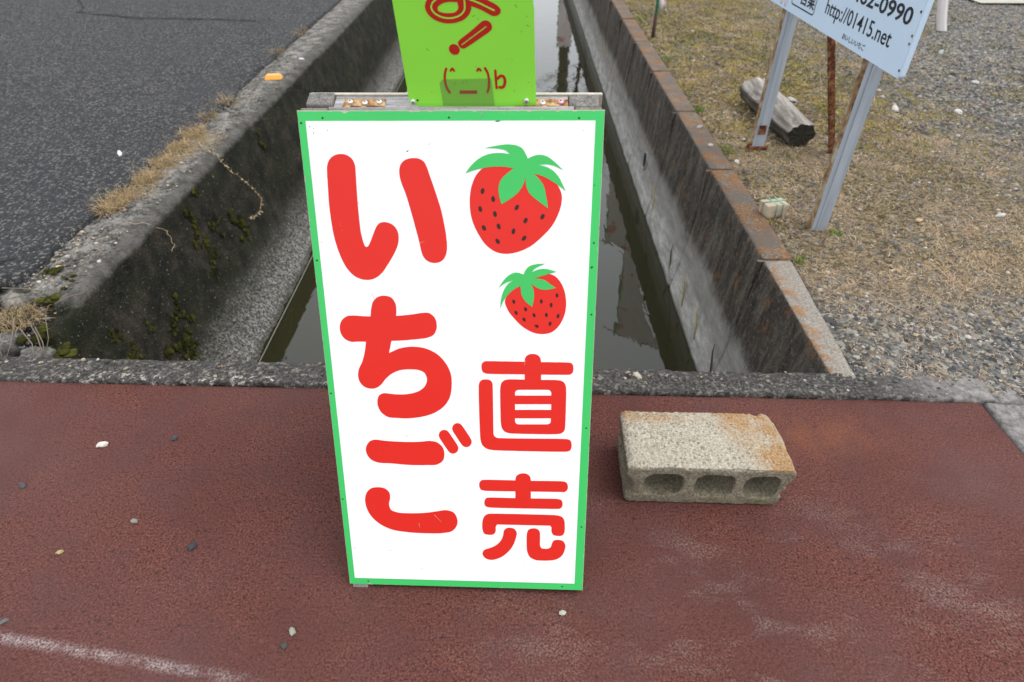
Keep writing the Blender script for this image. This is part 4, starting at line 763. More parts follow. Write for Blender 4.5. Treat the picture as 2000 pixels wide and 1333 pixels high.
def scatter(n, x0, x1, y0, y1, prob):
    P = np.stack([rng.uniform(x0, x1, n), rng.uniform(y0, y1, n), np.zeros(n)], 1)
    P = P[in_view(P)]
    P = P[rng.uniform(0, 1, len(P)) < prob(P)]
    P[:, 2] = [bank_z(a, b) for a, b in P[:, :2]]
    return P
sstep = lambda v, a, b: np.clip((v - a) / (b - a), 0, 1)
def gravel_w(P):
    x_, y_ = P[:, 0], P[:, 1]
    near = sstep(y_, 2.15, 1.45) * .9; rightw = sstep(x_ - 0.10 * (y_ - 2), 1.6, 2.3)
    patch = sstep(noise2(P, 1.6, 2.0), 0.0, 0.45)
    return np.clip(np.maximum(np.maximum(near, rightw * .95), patch * .5) + .10, 0, 1)
keep_off = lambda P: ((P[:, 0] > 1.0) | (P[:, 1] < 1.9) & (P[:, 0] > .955 + .05 * (P[:, 1] - 1.3))) & ~((P[:, 0] < 1.375) & (P[:, 1] < 1.215))
P = scatter(44000, .95, 3.2, 1.0, 3.0, lambda p: gravel_w(p) * keep_off(p))
S = rng.lognormal(math.log(.0042), .45, len(P)).clip(.0018, .013)
P[:, 2] -= .25 * S
A1 = stones_mesh(P, S, STONE_COLS[rng.choice(8, len(P), p=STONE_W)] * rng.uniform(.7, 1.25, (len(P), 1)))
P = scatter(60000, 1.0, 6.5, 3.0, 8.5, lambda p: gravel_w(p) * keep_off(p) * np.clip(3.2 / p[:, 1], 0, 1))
S = rng.lognormal(math.log(.0068), .40, len(P)).clip(.003, .018)
A2 = stones_mesh(P, S, STONE_COLS[rng.choice(8, len(P), p=STONE_W)] * rng.uniform(.7, 1.25, (len(P), 1)))
V = np.concatenate([A1[0], A2[0]]); F = np.concatenate([A1[1], A2[1] + len(A1[0])]); C = np.concatenate([A1[2], A2[2]])
o = fast_mesh('gravel', V, F, M['stones'], None, False, C)
tag(o, 'mixed grey and tan gravel strewn over the bank', 'gravel', kind='stuff')

# loose grit on the left wall top, the kerb and the road edge
def grit(n, fn, s0, zf):
    P = np.array([fn() for _ in range(n)]); P = np.c_[P, [zf(a, b) for a, b in P]]
    S = rng.lognormal(math.log(s0), .45, n).clip(.0015, .011)
    return stones_mesh(P, S, STONE_COLS[rng.choice(8, n, p=STONE_W)] * rng.uniform(.8, 1.35, (n, 1)))
def wall_top():
    yy = 1.45 + 3.2 * random.random() ** 1.8
    return (-1.69 + 0.19 * random.random() ** 1.6, yy)
G1 = grit(1500, wall_top, .0042, lambda a, b: 0.002 if b > 1.7 else -0.02 - 0.12 * (1.7 - b))
G2 = grit(420, lambda: (random.uniform(-1.9, 1.36), 0), .0030, lambda a, b: 0.009)
G2 = (G2[0].copy(), G2[1], G2[2])
nv = len(ICO_V)
for i in range(420):
    xx = G2[0][i * nv:(i + 1) * nv, 0].mean()
    G2[0][i * nv:(i + 1) * nv, 1] += kerb_y(xx) + 0.01 + 0.09 * random.random()
V = np.concatenate([G1[0], G2[0]]); F = np.concatenate([G1[1], G2[1] + len(G1[0])]); C = np.concatenate([G1[2], G2[2]])
tag(fast_mesh('loose_grit', V, F, M['stones'], None, False, C), 'fine loose grit lying on the kerb and the left wall top', 'grit', kind='stuff')

# ---- dry grass blades
def blades(P, L, W, C, lift=(0.05, 0.7), segs=3, curl=0.6):
    n = len(P)
    az = rng.uniform(0, 6.283, n); el = rng.uniform(lift[0], lift[1], n)
    V = np.zeros((n, segs + 1, 2, 3)); pos = P.copy()
    for s in range(segs + 1):
        w = W * (1 - 0.75 * s / segs)
        side = np.stack([-np.sin(az), np.cos(az), rng.uniform(-.4, .4, n)], 1) * w[:, None] * .5
        V[:, s, 0] = pos - side; V[:, s, 1] = pos + side
        d = np.stack([np.cos(az) * np.cos(el), np.sin(az) * np.cos(el), np.sin(el)], 1)
        pos = pos + d * (L / segs)[:, None]
        pos[:, 2] = np.maximum(pos[:, 2], P[:, 2] + 0.001)
        az = az + rng.uniform(-curl, curl, n); el = el - rng.uniform(0.0, curl, n)
    base = (np.arange(n) * (segs + 1) * 2)[:, None, None]
    f = np.array([[2 * s, 2 * s + 1, 2 * s + 3, 2 * s + 2] for s in range(segs)])[None]
    return V.reshape(-1, 3), (base + f).reshape(-1, 4), np.repeat(C, (segs + 1) * 2, 0)
STRAW = np.array([(.47, .35, .20), (.38, .27, .145), (.54, .42, .27), (.43, .29, .19), (.27, .185, .10), (.52, .39, .27)])
def straw_w(P):
    x_, y_ = P[:, 0], P[:, 1]
    return np.clip((1 - gravel_w(P) * .70) * (0.45 + sstep(noise2(P, 2.4, 5.0), -.3, .2)), .06, 1)
P = scatter(74000, 1.0, 3.2, 1.2, 3.2, lambda p: straw_w(p) * keep_off(p))
B1 = blades(P, rng.uniform(.012, .042, len(P)), rng.uniform(.0010, .0024, len(P)), STRAW[rng.choice(6, len(P))] * rng.uniform(.7, 1.15, (len(P), 1)), (0.0, 0.5))
P = scatter(80000, 1.01, 6.0, 3.0, 8.5, lambda p: straw_w(p) * keep_off(p) * np.clip(3.3 / p[:, 1], 0, 1))
B2 = blades(P, rng.uniform(.02, .06, len(P)), rng.uniform(.0018, .0042, len(P)), STRAW[rng.choice(6, len(P))] * rng.uniform(.7, 1.15, (len(P), 1)), (0.0, 0.5))
V = np.concatenate([B1[0], B2[0]]); F = np.concatenate([B1[1], B2[1] + len(B1[0])]); C = np.concatenate([B1[2], B2[2]])
tag(fast_mesh('dead_grass', V, F, M['straw'], None, False, C), 'flattened straw-coloured dead grass matted over the bank', 'dead grass', kind='stuff')
# matted thatch clumps: denser knots of longer straw
K = scatter(900, 1.03, 3.2, 1.7, 6.5, lambda p: straw_w(p) * keep_off(p) * np.clip(3.0 / p[:, 1], 0, 1))
PP = np.repeat(K, 46, 0) + np.concatenate([rng.normal(0, .028, (len(K) * 46, 2)), np.zeros((len(K) * 46, 1))], 1) * (0.6 + .16 * np.repeat(K[:, 1:2], 46, 0))
cc = np.repeat(STRAW[rng.choice(6, len(K))] * rng.uniform(.45, 1.25, (len(K), 1)), 46, 0) * rng.uniform(.75, 1.15, (len(PP), 1))
PP = PP[PP[:, 0] > 1.0]; cc = cc[:len(PP)]
B4 = blades(PP, rng.uniform(.02, .055, len(PP)), rng.uniform(.0012, .0030, len(PP)), cc, (0.05, 0.7), 3, .8)
tag(fast_mesh('thatch', B4[0], B4[1], M['straw'], None, False, B4[2]), 'tangled knots of longer dead grass across the bank', 'dead grass', kind='stuff')
# ---- moss and small green weeds on the bank
MOSS = np.array([(.27, .205, .030), (.34, .26, .040), (.15, .145, .026), (.22, .165, .028), (.10, .14, .028)])
def moss_w(P):
    x_, y_ = P[:, 0], P[:, 1]
    a = (sstep(noise2(P, 3.2, 11.0), -.05, .22) + .35 * sstep(y_, 3.4, 4.6)) * sstep(y_, 2.3, 3.8) * sstep(x_ - .12 * (y_ - 3), 2.5, 1.6)
    b = sstep(noise2(P, 3.0, 17.0), .10, .30) * .6 * sstep(y_, 2.0, 3.0)
    edge = sstep(x_, 1.10, 1.02) * sstep(noise2(P, 3.0, 21.0), 0.0, .3) * .8
    return np.clip(np.maximum(np.maximum(a, b), edge), 0, 1)
P = scatter(120000, 1.005, 4.0, 1.9, 8.0, lambda p: moss_w(p) * np.clip(4.0 / p[:, 1], 0, 1))
hue = noise2(P, 2.0, 31.0)
ci = np.where(hue < -.12, rng.choice([0, 1, 3], len(P)), np.where(hue > .12, rng.choice([2, 4], len(P)), rng.choice(5, len(P))))
B3 = blades(P, rng.uniform(.006, .020, len(P)), rng.uniform(.003, .007, len(P)), MOSS[ci] * rng.uniform(.6, 1.3, (len(P), 1)), (.3, 1.4), 2)
tag(fast_mesh('bank_moss', B3[0], B3[1], M['mossy'], None, False, B3[2]), 'yellow-green moss and low weeds growing through the bank', 'moss', kind='stuff')

# ------------------------------------------------------------------ the strawberry A-frame sign
YAW, LEAN, ROLL = R(-1.8539), R(19.2227), R(0.9195)
def axes(y_, l_, r_):
    Rz = Matrix.Rotation(y_, 3, 'Z')
    u_ = Vector((1, 0, 0)); v_ = Vector((0, math.sin(l_), math.cos(l_))); n_ = u_.cross(v_)
    return Rz @ (u_ * math.cos(r_) + v_ * math.sin(r_)), Rz @ (-u_ * math.sin(r_) + v_ * math.cos(r_)), Rz @ n_
BU, BV, BN = axes(YAW, LEAN, ROLL)
BO = Vector((-0.1006, 0.6406, 0.012))
BW, BH = 0.4669, 0.8916
SIGN_LOC = Vector((-0.1006, 0.79, 0.0))
sign = empty('a_frame_sign', SIGN_LOC, 'green-bordered white strawberry sale A-board with red Japanese lettering standing on the red slab', 'sign')
def frame_m(o_, u_, v_, n_):
    return Matrix(((u_.x, v_.x, n_.x, o_.x), (u_.y, v_.y, n_.y, o_.y), (u_.z, v_.z, n_.z, o_.z), (0, 0, 0, 1)))
MF = Matrix.Translation(-SIGN_LOC) @ frame_m(BO, BU, BV, BN)         # board frame: x right, y up, z towards the reader

def outline_poly(w0, w1, h0, h1, jag, step=0.004, seed=0):
    pts = []
    def run(ax, ay, bx, by):
        k = int(max(abs(bx - ax), abs(by - ay)) / step)
        nx, ny = (by - ay), -(bx - ax); L = math.hypot(nx, ny); nx /= L; ny /= L
        for i in range(k):
            t = i / k; a = fbm(ax * 60 + t * (bx - ax) * 90, ay * 60 + t * (by - ay) * 90, seed, 3)
            a = -jag * (0.25 + max(0, a - 0.25) * 3.0)
            pts.append((ax + (bx - ax) * t + nx * a, ay + (by - ay) * t + ny * a))
    run(w0, h0, w1, h0); run(w1, h0, w1, h1); run(w1, h1, w0, h1); run(w0, h1, w0, h0)
    return pts

def film(name, loops, z0, th, m, parent, MX):
    """flat sheet cut to the given closed outlines (holes by even-odd), raised th above z0"""
    cu = bpy.data.curves.new(name, 'CURVE'); cu.dimensions = '2D'; cu.fill_mode = 'BOTH'; cu.extrude = th / 2
    for lp in loops:
        sp = cu.splines.new('POLY'); sp.points.add(len(lp) - 1)
        for p_, (a, b) in zip(sp.points, lp): p_.co = (a, b, 0, 1)
        sp.use_cyclic_u = True
    t = bpy.data.objects.new(name + '_tmp', cu); col.objects.link(t)
    bpy.context.view_layer.update()
    me = eval_mesh(t, name); me.name = name
    bpy.data.objects.remove(t); bpy.data.curves.remove(cu)
    me.materials.clear()
    me.transform(MX @ Matrix.Translation((0, 0, z0 + th / 2)))
    return link(name, me, m, parent)

def glyph(k):
    return [[(lp[i] / 1e4, lp[i + 1] / 1e4) for i in range(0, len(lp), 2)] for lp in GLYPHS[k]]

board = film('front_board', [outline_poly(-BW / 2, BW / 2, 0, BH, 0.0004)], -0.0065, 0.0055, M['plyedge'], sign, MF)
film('green_border', [outline_poly(-BW / 2 + .0005, BW / 2 - .0005, .0005, BH - .0012, 0.0016, 0.003, 5)], -0.0010, 0.0010, M['green'], board, MF)
film('white_face', [[(-.2215, .0160), (.2165, .0168), (.2198, .8761), (-.2210, .8760)]], 0.0, 0.0004, M['white'], board, MF)
for k, nm, lab in (('i', 'printed_character', 'red hiragana i'), ('chi', 'printed_character', 'red hiragana chi'), ('go', 'printed_character', 'red hiragana go'),
                   ('choku', 'printed_character', 'red kanji with three slots'), ('bai', 'printed_character', 'red kanji with two legs')):
    tag(film(nm, glyph(k), 0.0004, 0.0004, M['letter'], board, MF), lab)
for i in ('1', '2'):
    film('strawberry_fruit', glyph('berry' + i), 0.0004, 0.0004, M['letter'], board, MF)
    film('strawberry_leaves', glyph('leaf' + i), 0.0008, 0.0004, M['leafg'], board, MF)
    film('strawberry_seeds', glyph('seed' + i), 0.0008, 0.0003, M['seed'], board, MF)
def disc(name, c, r, z0, th, m, parent, MX, n=12):
    return film(name, [[(c[0] + r * math.cos(6.2832 * i / n), c[1] + r * math.sin(6.2832 * i / n)) for i in range(n)]], z0, th, m, parent, MX)
for (a, b) in [(-.1944, .8804), (-.0007, .8808), (.1952, .8797), (-.2285, .8731), (-.1951, .0085), (.1925, .0085), (.2231, .6517), (.2265, .5718), (.2255, .6918),
               (-.2275, .66), (-.2285, .42), (-.2285, .2), (.2262, .36), (.2255, .15)]:
    disc('nail_head', (a, b), .0017, 0.0, .0002, M['nail'], board, MF, 8)
# knocks and scratches in the films
MARKS = [(-216, 869, 3, 60, 1), (-210, 866, 2, 80, 1), (-210, 860, 3, 100, 1), (-189, 863, 2, 20, 1), (-69, 831, 6, -30, 1), (-35, 841, 8, -30, 0), (-30, 120, 7, 10, 0), (-150, 755, 5, 80, 0), (200, 863, 6, 20, 0), (68, 875, 12, -5, 1), (44, 879, 22, -60, 0), (221, 69, 4, 0, 0), (115, 64, 3, 0, 0), (-216, 693, 6, 100, 0), (-218, 91, 9, 40, 0), (-199, 125, 5, 40, 0), (222, 783, 3, 80, 1), (225, 654, 3, 80, 1), (132, 842, 5, 30, 0), (-180, 829, 3, 0, 0), (187, 620, 3, 0, 0), (-148, 85, 8, 10, 0), (41, 491, 3, 0, 0), (80, 301, 4, 0, 0), (211, 261, 4, 90, 0), (-89, 44, 9, 5, 0)]
for (a, b, L, an, dark) in MARKS:
    an = R(-an); d = Vector((math.cos(an), math.sin(an))); c0 = Vector((a / 1e3, b / 1e3)); w = (.0009 if dark else .0005); L = L * .00078
    nn = Vector((-d.y, d.x)) * w
    film('scratch', [[tuple(c0 - nn * .4), tuple(c0 + d * L * .5 - nn), tuple(c0 + d * L - nn * .3), tuple(c0 + d * L + nn * .2), tuple(c0 + d * L * .4 + nn)]], 0.0004, 0.0002, M['nail'] if dark else M['scuff'], board, MF)
for (a, b, L, an) in [(-.055, .170, .022, -50), (-.140, .605, .014, -75), (-.055, .690, .008, 20), (.115, .480, .010, 70), (-.100, .340, .012, -40), (-.085, .150, .010, -85)]:
    an = R(an); d = Vector((math.cos(an), math.sin(an))); c0 = Vector((a, b)); nn = Vector((-d.y, d.x)) * .0004
    film('scratch', [[tuple(c0 - nn), tuple(c0 + d * L - nn * .3), tuple(c0 + d * L + nn * .3), tuple(c0 + nn)]], 0.0008, 0.0001, M['scratch_pale'], board, MF)

# timber frame behind the front board (rails, stiles), the top rail standing slightly proud
def bar(name, x0, x1, y0, y1, z0, z1, m, MX, bev=.0015, parent=sign):
    return box(name, ((x0 + x1) / 2, (y0 + y1) / 2, (z0 + z1) / 2), (x1 - x0, y1 - y0, z1 - z0), m, parent, MX, bev)
TF = 0.026
bar('top_rail', -.186, BW / 2 - .046, BH - .036, BH + .0045, -.0068 - TF, -.0068, M['grey_rail'], MF)
bar('stile', -BW / 2 + .004, -.188, -.0098, BH + .003, -.0068 - TF, -.0068, M['grey_stile'], MF)
bar('stile', BW / 2 - .044, BW / 2 - .004, -.0050, BH + .003, -.0068 - TF, -.0068, M['grey_stile'], MF)
bar('foot', -.2275, -.197, -.0088, -.0002, -.0060, -.0012, M['grey_stile'], MF, .0012)
bar('bottom_rail', -.186, BW / 2 - .046, .012, .050, -.0068 - TF, -.0068, M['grey_rail'], MF)

# hinged back leg panel, leaning the other way from the shared top edge
top_back = BO + BV * BH - BN * (0.0068 + TF + 0.002)
AU, AV, AN = axes(YAW, R(-19.2), ROLL)
BL = top_back.z / AV.z + 0.012
ML = Matrix.Translation(-SIGN_LOC) @ frame_m(top_back, AU, AV, AN)    # y = 0 at the hinge line, negative downwards; z negative = away from reader
TB = 0.029
YT = 0.004
bar('back_top_rail', -.188, .180, -.036, YT, -TB, -.001, M['grey_rail'], ML)
def stile_b(x0, x1, yt):
    o = bar('back_stile', x0, x1, -BL + .02, yt, -TB - .001, -.0005, M['grey_stile'], ML, .002)
    o.data.materials.append(M['endgrain'])
    up_ = (ML.to_3x3() @ Vector((0, 1, 0)))
    for p in o.data.polygons:
        if p.normal.dot(up_) > .8: p.material_index = 1
stile_b(-.230, -.1895, YT + .006)
stile_b(.1815, .2275, YT + .003)
bar('back_bottom_rail', -.186, .178, -BL + .03, -BL + .07, -TB, -.001, M['grey_rail'], ML)
bb = bar('back_board', -.232, .2335, -BL + .03, YT + .0020, -TB - .0060, -TB - .0015, M['plyedge'], ML, .0008)
bar('back_face', -.230, .2315, -BL + .034, YT + .0012, -TB - .0070, -TB - .0061, M['white'], ML, 0, bb)

# hinges with screws
def screw(name, x_, y_, z_, m, MX, parent, r=.0046):
    """domed cross head; local z of MX is the axis"""
    V = [(0, 0, .0022)]; F = []
    n = 14
    for rr, hh in ((.45, .0020), (.85, .0012), (1.0, 0.0002), (1.0, -.0012)):
        for i in range(n):
            a = 6.2832 * i / n; V.append((r * rr * math.cos(a), r * rr * math.sin(a), hh))
    F += [(0, 1 + i, 1 + (i + 1) % n) for i in range(n)]
    for k in range(3):
        F += [(1 + k * n + i, 1 + (k + 1) * n + i, 1 + (k + 1) * n + (i + 1) % n, 1 + k * n + (i + 1) % n) for i in range(n)]
    MM = MX @ Matrix.Translation((x_, y_, z_))
    o = pyd(name, [MM @ Vector(v) for v in V], F, m, parent, True)
    V2 = [(-.0022, -.0005, .0022), (.0022, -.0005, .0022), (.0022, .0005, .0022), (-.0022, .0005, .0022), (-.0005, -.0022, .0023), (.0005, -.0022, .0023), (.0005, .0022, .0023), (-.0005, .0022, .0023)]
    pyd('screw_slot', [MM @ (Matrix.Rotation(.5, 4, 'Z') @ Vector(v)) for v in V2], [(0, 1, 2, 3), (4, 5, 6, 7)], M['screw_dark'], parent)
    return o
RX = Matrix.Rotation(R(-90), 4, 'X')
MT = ML @ Matrix.Translation((0, YT, 0)) @ RX           # lies on the back rail's top: x right, y towards back, z up
def hinge(x0, x1, pink):
    h = box('hinge', ((x0 + x1) / 2, .010, .0011), (x1 - x0, .019, .0018), M['hinge'], sign, MT, .0005)
    kn = 5; L = (x1 - x0) / kn
    for i in range(kn):
        V, F = tube_data([(x0 + i * L + .0006, -.0015, .0022), (x0 + (i + 1) * L - .0006, -.0015, .0022)], .0027, 10)
        pyd('hinge_knuckle', [MT @ Vector(v) for v in V], F, M['hinge'] if i % 2 == 0 else M['hinge_dark'], h, True)
    box('hinge_leaf', ((x0 + x1) / 2, -.012, -.0002), (x1 - x0, .018, .0016), M['hinge'], h, MT @ Matrix.Rotation(R(14), 4, 'X'))
    for i, t in enumerate((.16, .52, .86)):
        screw('hinge_screw', x0 + t * (x1 - x0), .011 if i != 1 else .0085, .0034, M['screw_pink'] if (pink and i == 2) else M['screw'], MT, h)
    return h
hinge(-.172, -.106, False)
hinge(.098, .180, True)

# lime-green topper board
TO = Vector((-0.0706, 0.9644, 0.8511)); TU = Vector((0.9989, -0.0051, 0.0459)).normalized(); TV = Vector((-0.0462, -0.1112, 0.9927)).normalized()
TN = TU.cross(TV)
MTB = Matrix.Translation(-SIGN_LOC) @ frame_m(TO, TU, TV, TN)
lo = [(-.0985, .0075), (-.090, .0035), (-.07, .0000), (-.04, -.0035), (0.0, -.0055), (.04, -.0065), (.07, -.0062), (.09, -.0055), (.0964, -.0050)]
for i in range(1, 40): lo.append((.0964 + .0007 * fbm(3, i * .9, 2) + (.0 if i % 7 else -.0009), -.005 + i * .0105))
lo += [(.0955, .410), (.07, .4135), (-.09, .4135), (-.0985, .408)]
top = film('topper_board', [lo], -.0040, .0040, M['lime'], sign, MTB)
tag(top, 'lime green topper board with a red face emoticon')
film('printed_character', glyph('yo'), 0.0, .0004, M['darkred'], top, MTB)
film('character_inline', glyph('yo_in'), 0.0004, .0002, M['lime'], top, MTB)
film('printed_exclamation', glyph('bang'), 0.0, .0004, M['darkred'], top, MTB)
film('printed_emoticon', glyph('face'), 0.0, .0004, M['darkred'], top, MTB)
film('printed_emoticon', glyph('b_bowl'), 0.0001, .0004, M['darkred'], top, MTB)
film('tape', glyph('tape'), 0.0006, .0003, M['tape'], top, MTB)
for a, b in ((-.0926, .0096), (.0816, .0038)):
    screw('topper_screw', a, b, .0012, M['screw'], MTB, top, .0042)
disc('screw_hole', (-.0855, .0115), .0018, 0.0, .0003, M['screw_dark'], top, MTB, 8)
for i in range(14):
    a, b = random.uniform(-.09, .09), random.uniform(.02, .15); an = random.uniform(-1, 1.6); L = random.uniform(.002, .006)
    d = Vector((math.cos(an), math.sin(an))); nn = Vector((-d.y, d.x)) * .0003; c0 = Vector((a, b))
    film('scratch', [[tuple(c0 - nn), tuple(c0 + d * L - nn * .3), tuple(c0 + d * L + nn * .3), tuple(c0 + nn)]], 0.0, .0002, M['screw_dark'], top, MTB)
bar('topper_batten', -.020, .020, .004, .40, -.024, -.0045, M['grey_stile'], MTB, .001, sign)

# ------------------------------------------------------------------ concrete block
def block_profile():
    out = []
    # lower edge left to right, broken right end, upper edge, grooved left end
    out += [(-.170, .001), (-.06, .000), (.06, .002), (.148, .001), (.164, .006), (.170, .022), (.162, .034), (.172, .046), (.168, .058), (.182, .070), (.188, .084), (.182, .096), (.173, .100)]
    out += [(.05, .1005), (-.08, .0995), (-.183, .100), (-.194, .094), (-.195, .076), (-.184, .066), (-.176, .052), (-.178, .036), (-.190, .026), (-.192, .012), (-.186, .004)]
    return out
def rrect(x0, x1, y0, y1, r):
    o = []
    for cx_, cy_, a0 in ((x1 - r, y1 - r, 0), (x0 + r, y1 - r, 90), (x0 + r, y0 + r, 180), (x1 - r, y0 + r, 270)):
        o += [(cx_ + r * math.cos(R(a0 + 18 * i)), cy_ + r * math.sin(R(a0 + 18 * i))) for i in range(6)]
    return o
cu = bpy.data.curves.new('blk', 'CURVE'); cu.dimensions = '2D'; cu.fill_mode = 'BOTH'; cu.extrude = 0.084
for lp in [[(a, b * 1.23) for a, b in block_profile()]] + [rrect(c_ - .043, c_ + .043, .026, .099, .024) for c_ in (-.110, .002, .110)]:
    sp = cu.splines.new('POLY'); sp.points.add(len(lp) - 1); sp.use_cyclic_u = True
    for p_, (a, b) in zip(sp.points, lp): p_.co = (a, b, 0, 1)
t = bpy.data.objects.new('blk', cu); col.objects.link(t); bpy.context.view_layer.update()
me0 = eval_mesh(t, 'blk'); bpy.data.objects.remove(t)
bm = bmesh.new(); bm.from_mesh(me0); bmesh.ops.remove_doubles(bm, verts=bm.verts, dist=1e-5); bm.to_mesh(me0); bm.free()
t = bpy.data.objects.new('blk', me0); col.objects.link(t)
md = t.modifiers.new('r', 'REMESH'); md.mode = 'VOXEL'; md.voxel_size = 0.0032
bpy.context.view_layer.update()
me = eval_mesh(t, 'concrete_block'); bpy.data.objects.remove(t)
me.name = 'concrete_block'
me.transform(Matrix.Rotation(R(90), 4, 'X'))
nrm = [v.normal.copy() for v in me.vertices]
for v, nn in zip(me.vertices, nrm):
    c_ = v.co
    a = 0.0013 * fbm(c_.x * 45, c_.y * 45, c_.z * 45, 3) + 0.0012 * fbm(c_.x * 150, c_.y * 150, c_.z * 150, 2)
    chip = max(0, fbm(c_.x * 19 + 4, c_.y * 19, c_.z * 19, 3) - .05) * max(0, 1 - (.084 - abs(c_.y)) / .016) * max(0, 1 - abs(c_.z - .123) / .03)
    rb = max(0, (c_.x - .14) / .05) * 0.004 * fbm(c_.x * 26, c_.y * 20, c_.z * 26 + 3, 3)
    v.co = c_ + nn * (a + rb - .009 * chip)
for v in me.vertices: v.co.z = max(v.co.z, 0.0)
# the broken right end runs skew
for v in me.vertices:
    if v.co.x > .10:
        t = (v.co.y + .084) / .168; k_ = min(1, (v.co.x - .10) / .06)
        v.co.x -= .006 * k_ * t + .017 * min(1, max(0, v.co.x - .10) / .088)
        if v.co.z > .05 and t > .75: v.co.x -= .012 * k_ * ((t - .7) / .3) ** 2
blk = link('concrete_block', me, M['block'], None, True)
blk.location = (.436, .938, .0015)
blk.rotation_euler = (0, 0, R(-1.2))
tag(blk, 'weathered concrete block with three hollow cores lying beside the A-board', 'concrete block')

# ------------------------------------------------------------------ pale blue roadside sign
RS = Vector((1.165, 2.55, 0.0))
rs = empty('roadside_sign', RS, 'pale blue notice board on galvanised posts with black phone number and web address', 'sign')
PX, PY0, PY1, PZ0, PZ1 = 1.125, 1.915, 3.33, 0.624, 1.53
def post(x_, y_, h_, foot_dark):
    w_, d_, th = .056, .030, .005
    bm = bmesh.new()
    V = []
    # channel: web faces the slab, flanges run back
    web = box('post', (x_ + w_ / 2 - .02, y_, h_ / 2 - .1), (w_, th, h_ + .2), M['galv'], rs, None, .0015)
    off(web, RS)
    for dx in (0, w_):
        f_ = box('post_flange', (x_ + dx - .02 + (-.0005 if dx == 0 else .0005), y_ + d_ / 2 + th / 2 - .001, h_ / 2 - .1), (th, d_ + th, h_ + .2), M['flange'] if dx == 0 else M['galv'], web, None, .001)
        off(f_, RS)
    rib = box('post_rib', (x_ - .02 + w_ * .36, y_ - .0040, h_ / 2 - .1), (.006, .004, h_ + .2), M['galv'], web, None, .0015); off(rib, RS)
    bm.free()
    if foot_dark:
        b_ = box('rust_patch', (x_ - .02 + w_ * .52, y_ - .0072, .098), (w_ * .62, .002, .045), M['rust'], web); off(b_, RS)
        b_ = box('post_foot', (x_ + .010, y_ + .012, .006), (.082, .060, .022), M['rust'], web, None, .004); off(b_, RS)
    return web
post(1.166, 2.155, 1.42, False)
post(1.164, 2.955, 1.42, True)
# rusty brace leaning to the back of the board
bp = [Vector((1.535, 2.945, -.02)), Vector((1.255, 2.712, .55)), Vector((1.20, 2.665, .665))]
d = (bp[2] - bp[0]).normalized(); s_ = d.cross(Vector((1, 0.4, 0))).normalized(); t_ = d.cross(s_)
V = []; F = []
for p in (bp[0], bp[2]):
    for a, b in ((-.019, -.012), (.019, -.012), (.019, -.008), (-.0155, -.008), (-.0155, .022), (-.019, .022)):
        V.append(p + s_ * a + t_ * b)
F = [(i, (i + 1) % 6, 6 + (i + 1) % 6, 6 + i) for i in range(6)] + [tuple(range(6))[::-1], tuple(range(6, 12))]
br = pyd('brace', V, F, M['rust'], rs); off(br, RS)
# board: folded sheet with rounded lower corner, fixing bolts, returned edge
MP = Matrix.Translation(-RS) @ Matrix(((0, 0, -1, PX), (-1, 0, 0, PY1), (0, 1, 0, PZ0), (0, 0, 0, 1)))   # x along the text, y up, z to the reader
WP, HP = PY1 - PY0, PZ1 - PZ0
lp = rrect(0, WP, 0, HP, .012)
panel_o = film('panel', [lp], -.016, .016, M['panel'], rs, MP)
edge_o = film('panel_return', [rrect(WP - .020, WP - .003, .006, HP - .006, .004)], 0.0, .0015, M['panel'], panel_o, MP)
back_rail = box('panel_rail', (WP / 2, .05, -.028), (WP - .1, .04, .022), M['steel'], panel_o, MP)
for yy in (.022, .095, .116, .178, .30, .5):
    b_ = disc('rivet', (WP - .010, yy), .0038, .0015, .002, M['rust'], panel_o, MP, 8)

def text(name, body, x_, y_, size, m, parent, MX, z0, align='LEFT', fit=None, bold=0.0, shear=0.0):
    cu = bpy.data.curves.new(name, 'FONT'); cu.body = body; cu.size = size; cu.align_x = align; cu.extrude = .0002; cu.offset = bold; cu.shear = shear
    cu.resolution_u = 3
    t = bpy.data.objects.new(name, cu); col.objects.link(t); bpy.context.view_layer.update()
    me = eval_mesh(t, name); bpy.data.objects.remove(t); bpy.data.curves.remove(cu)
    me.name = name; me.materials.clear()
    if fit and len(me.vertices):
        xs_ = [v.co.x for v in me.vertices]; ys_ = [v.co.y for v in me.vertices]
        w_, h_ = max(xs_) - min(xs_), max(ys_) - min(ys_)
        x0_ = min(xs_)
        for v in me.vertices: v.co.x = (v.co.x - x0_) * fit[0] / w_
        if fit[1]:
            y0_ = min(ys_)
            for v in me.vertices: v.co.y = (v.co.y - y0_) * fit[1] / h_
    me.transform(MX @ Matrix.Translation((x_, y_, z0)))
    return link(name, me, m, parent)
PT = lambda Y_: PY1 - Y_ * .978            # canal-wise position to board x
text('printed_web_address', 'http://01415.net', PT(2.590), .044, .06, M['ink'], panel_o, MP, .0006, fit=(.504, .063), bold=.0004)
text('printed_phone_number', '462-0990', PT(2.405), .133, .07, M['ink'], panel_o, MP, .0006, fit=(.391, .047), bold=.0012)
text('printed_phone_number', '0', PT(2.47), .133, .07, M['ink'], panel_o, MP, .0006, fit=(.036, .048), bold=.0012)
text('printed_caption', 'おいしいいちご', PT(2.395), .016, .02, M['ink'], panel_o, MP, .0006, fit=(.175, .019), bold=.0002)
bx0, bx1 = PT(2.935), PT(2.685)
fr = [rrect(bx0, bx1, .030, .20, .014), rrect(bx0 + .005, bx1 - .005, .035, .195, .010)]
film('printed_frame', fr, 0.0, .0004, M['ink'], panel_o, MP)
text('printed_kanji', '営業', bx0 + .090, .046, .06, M['ink'], panel_o, MP, .0006, fit=(.145, .066), bold=.001)
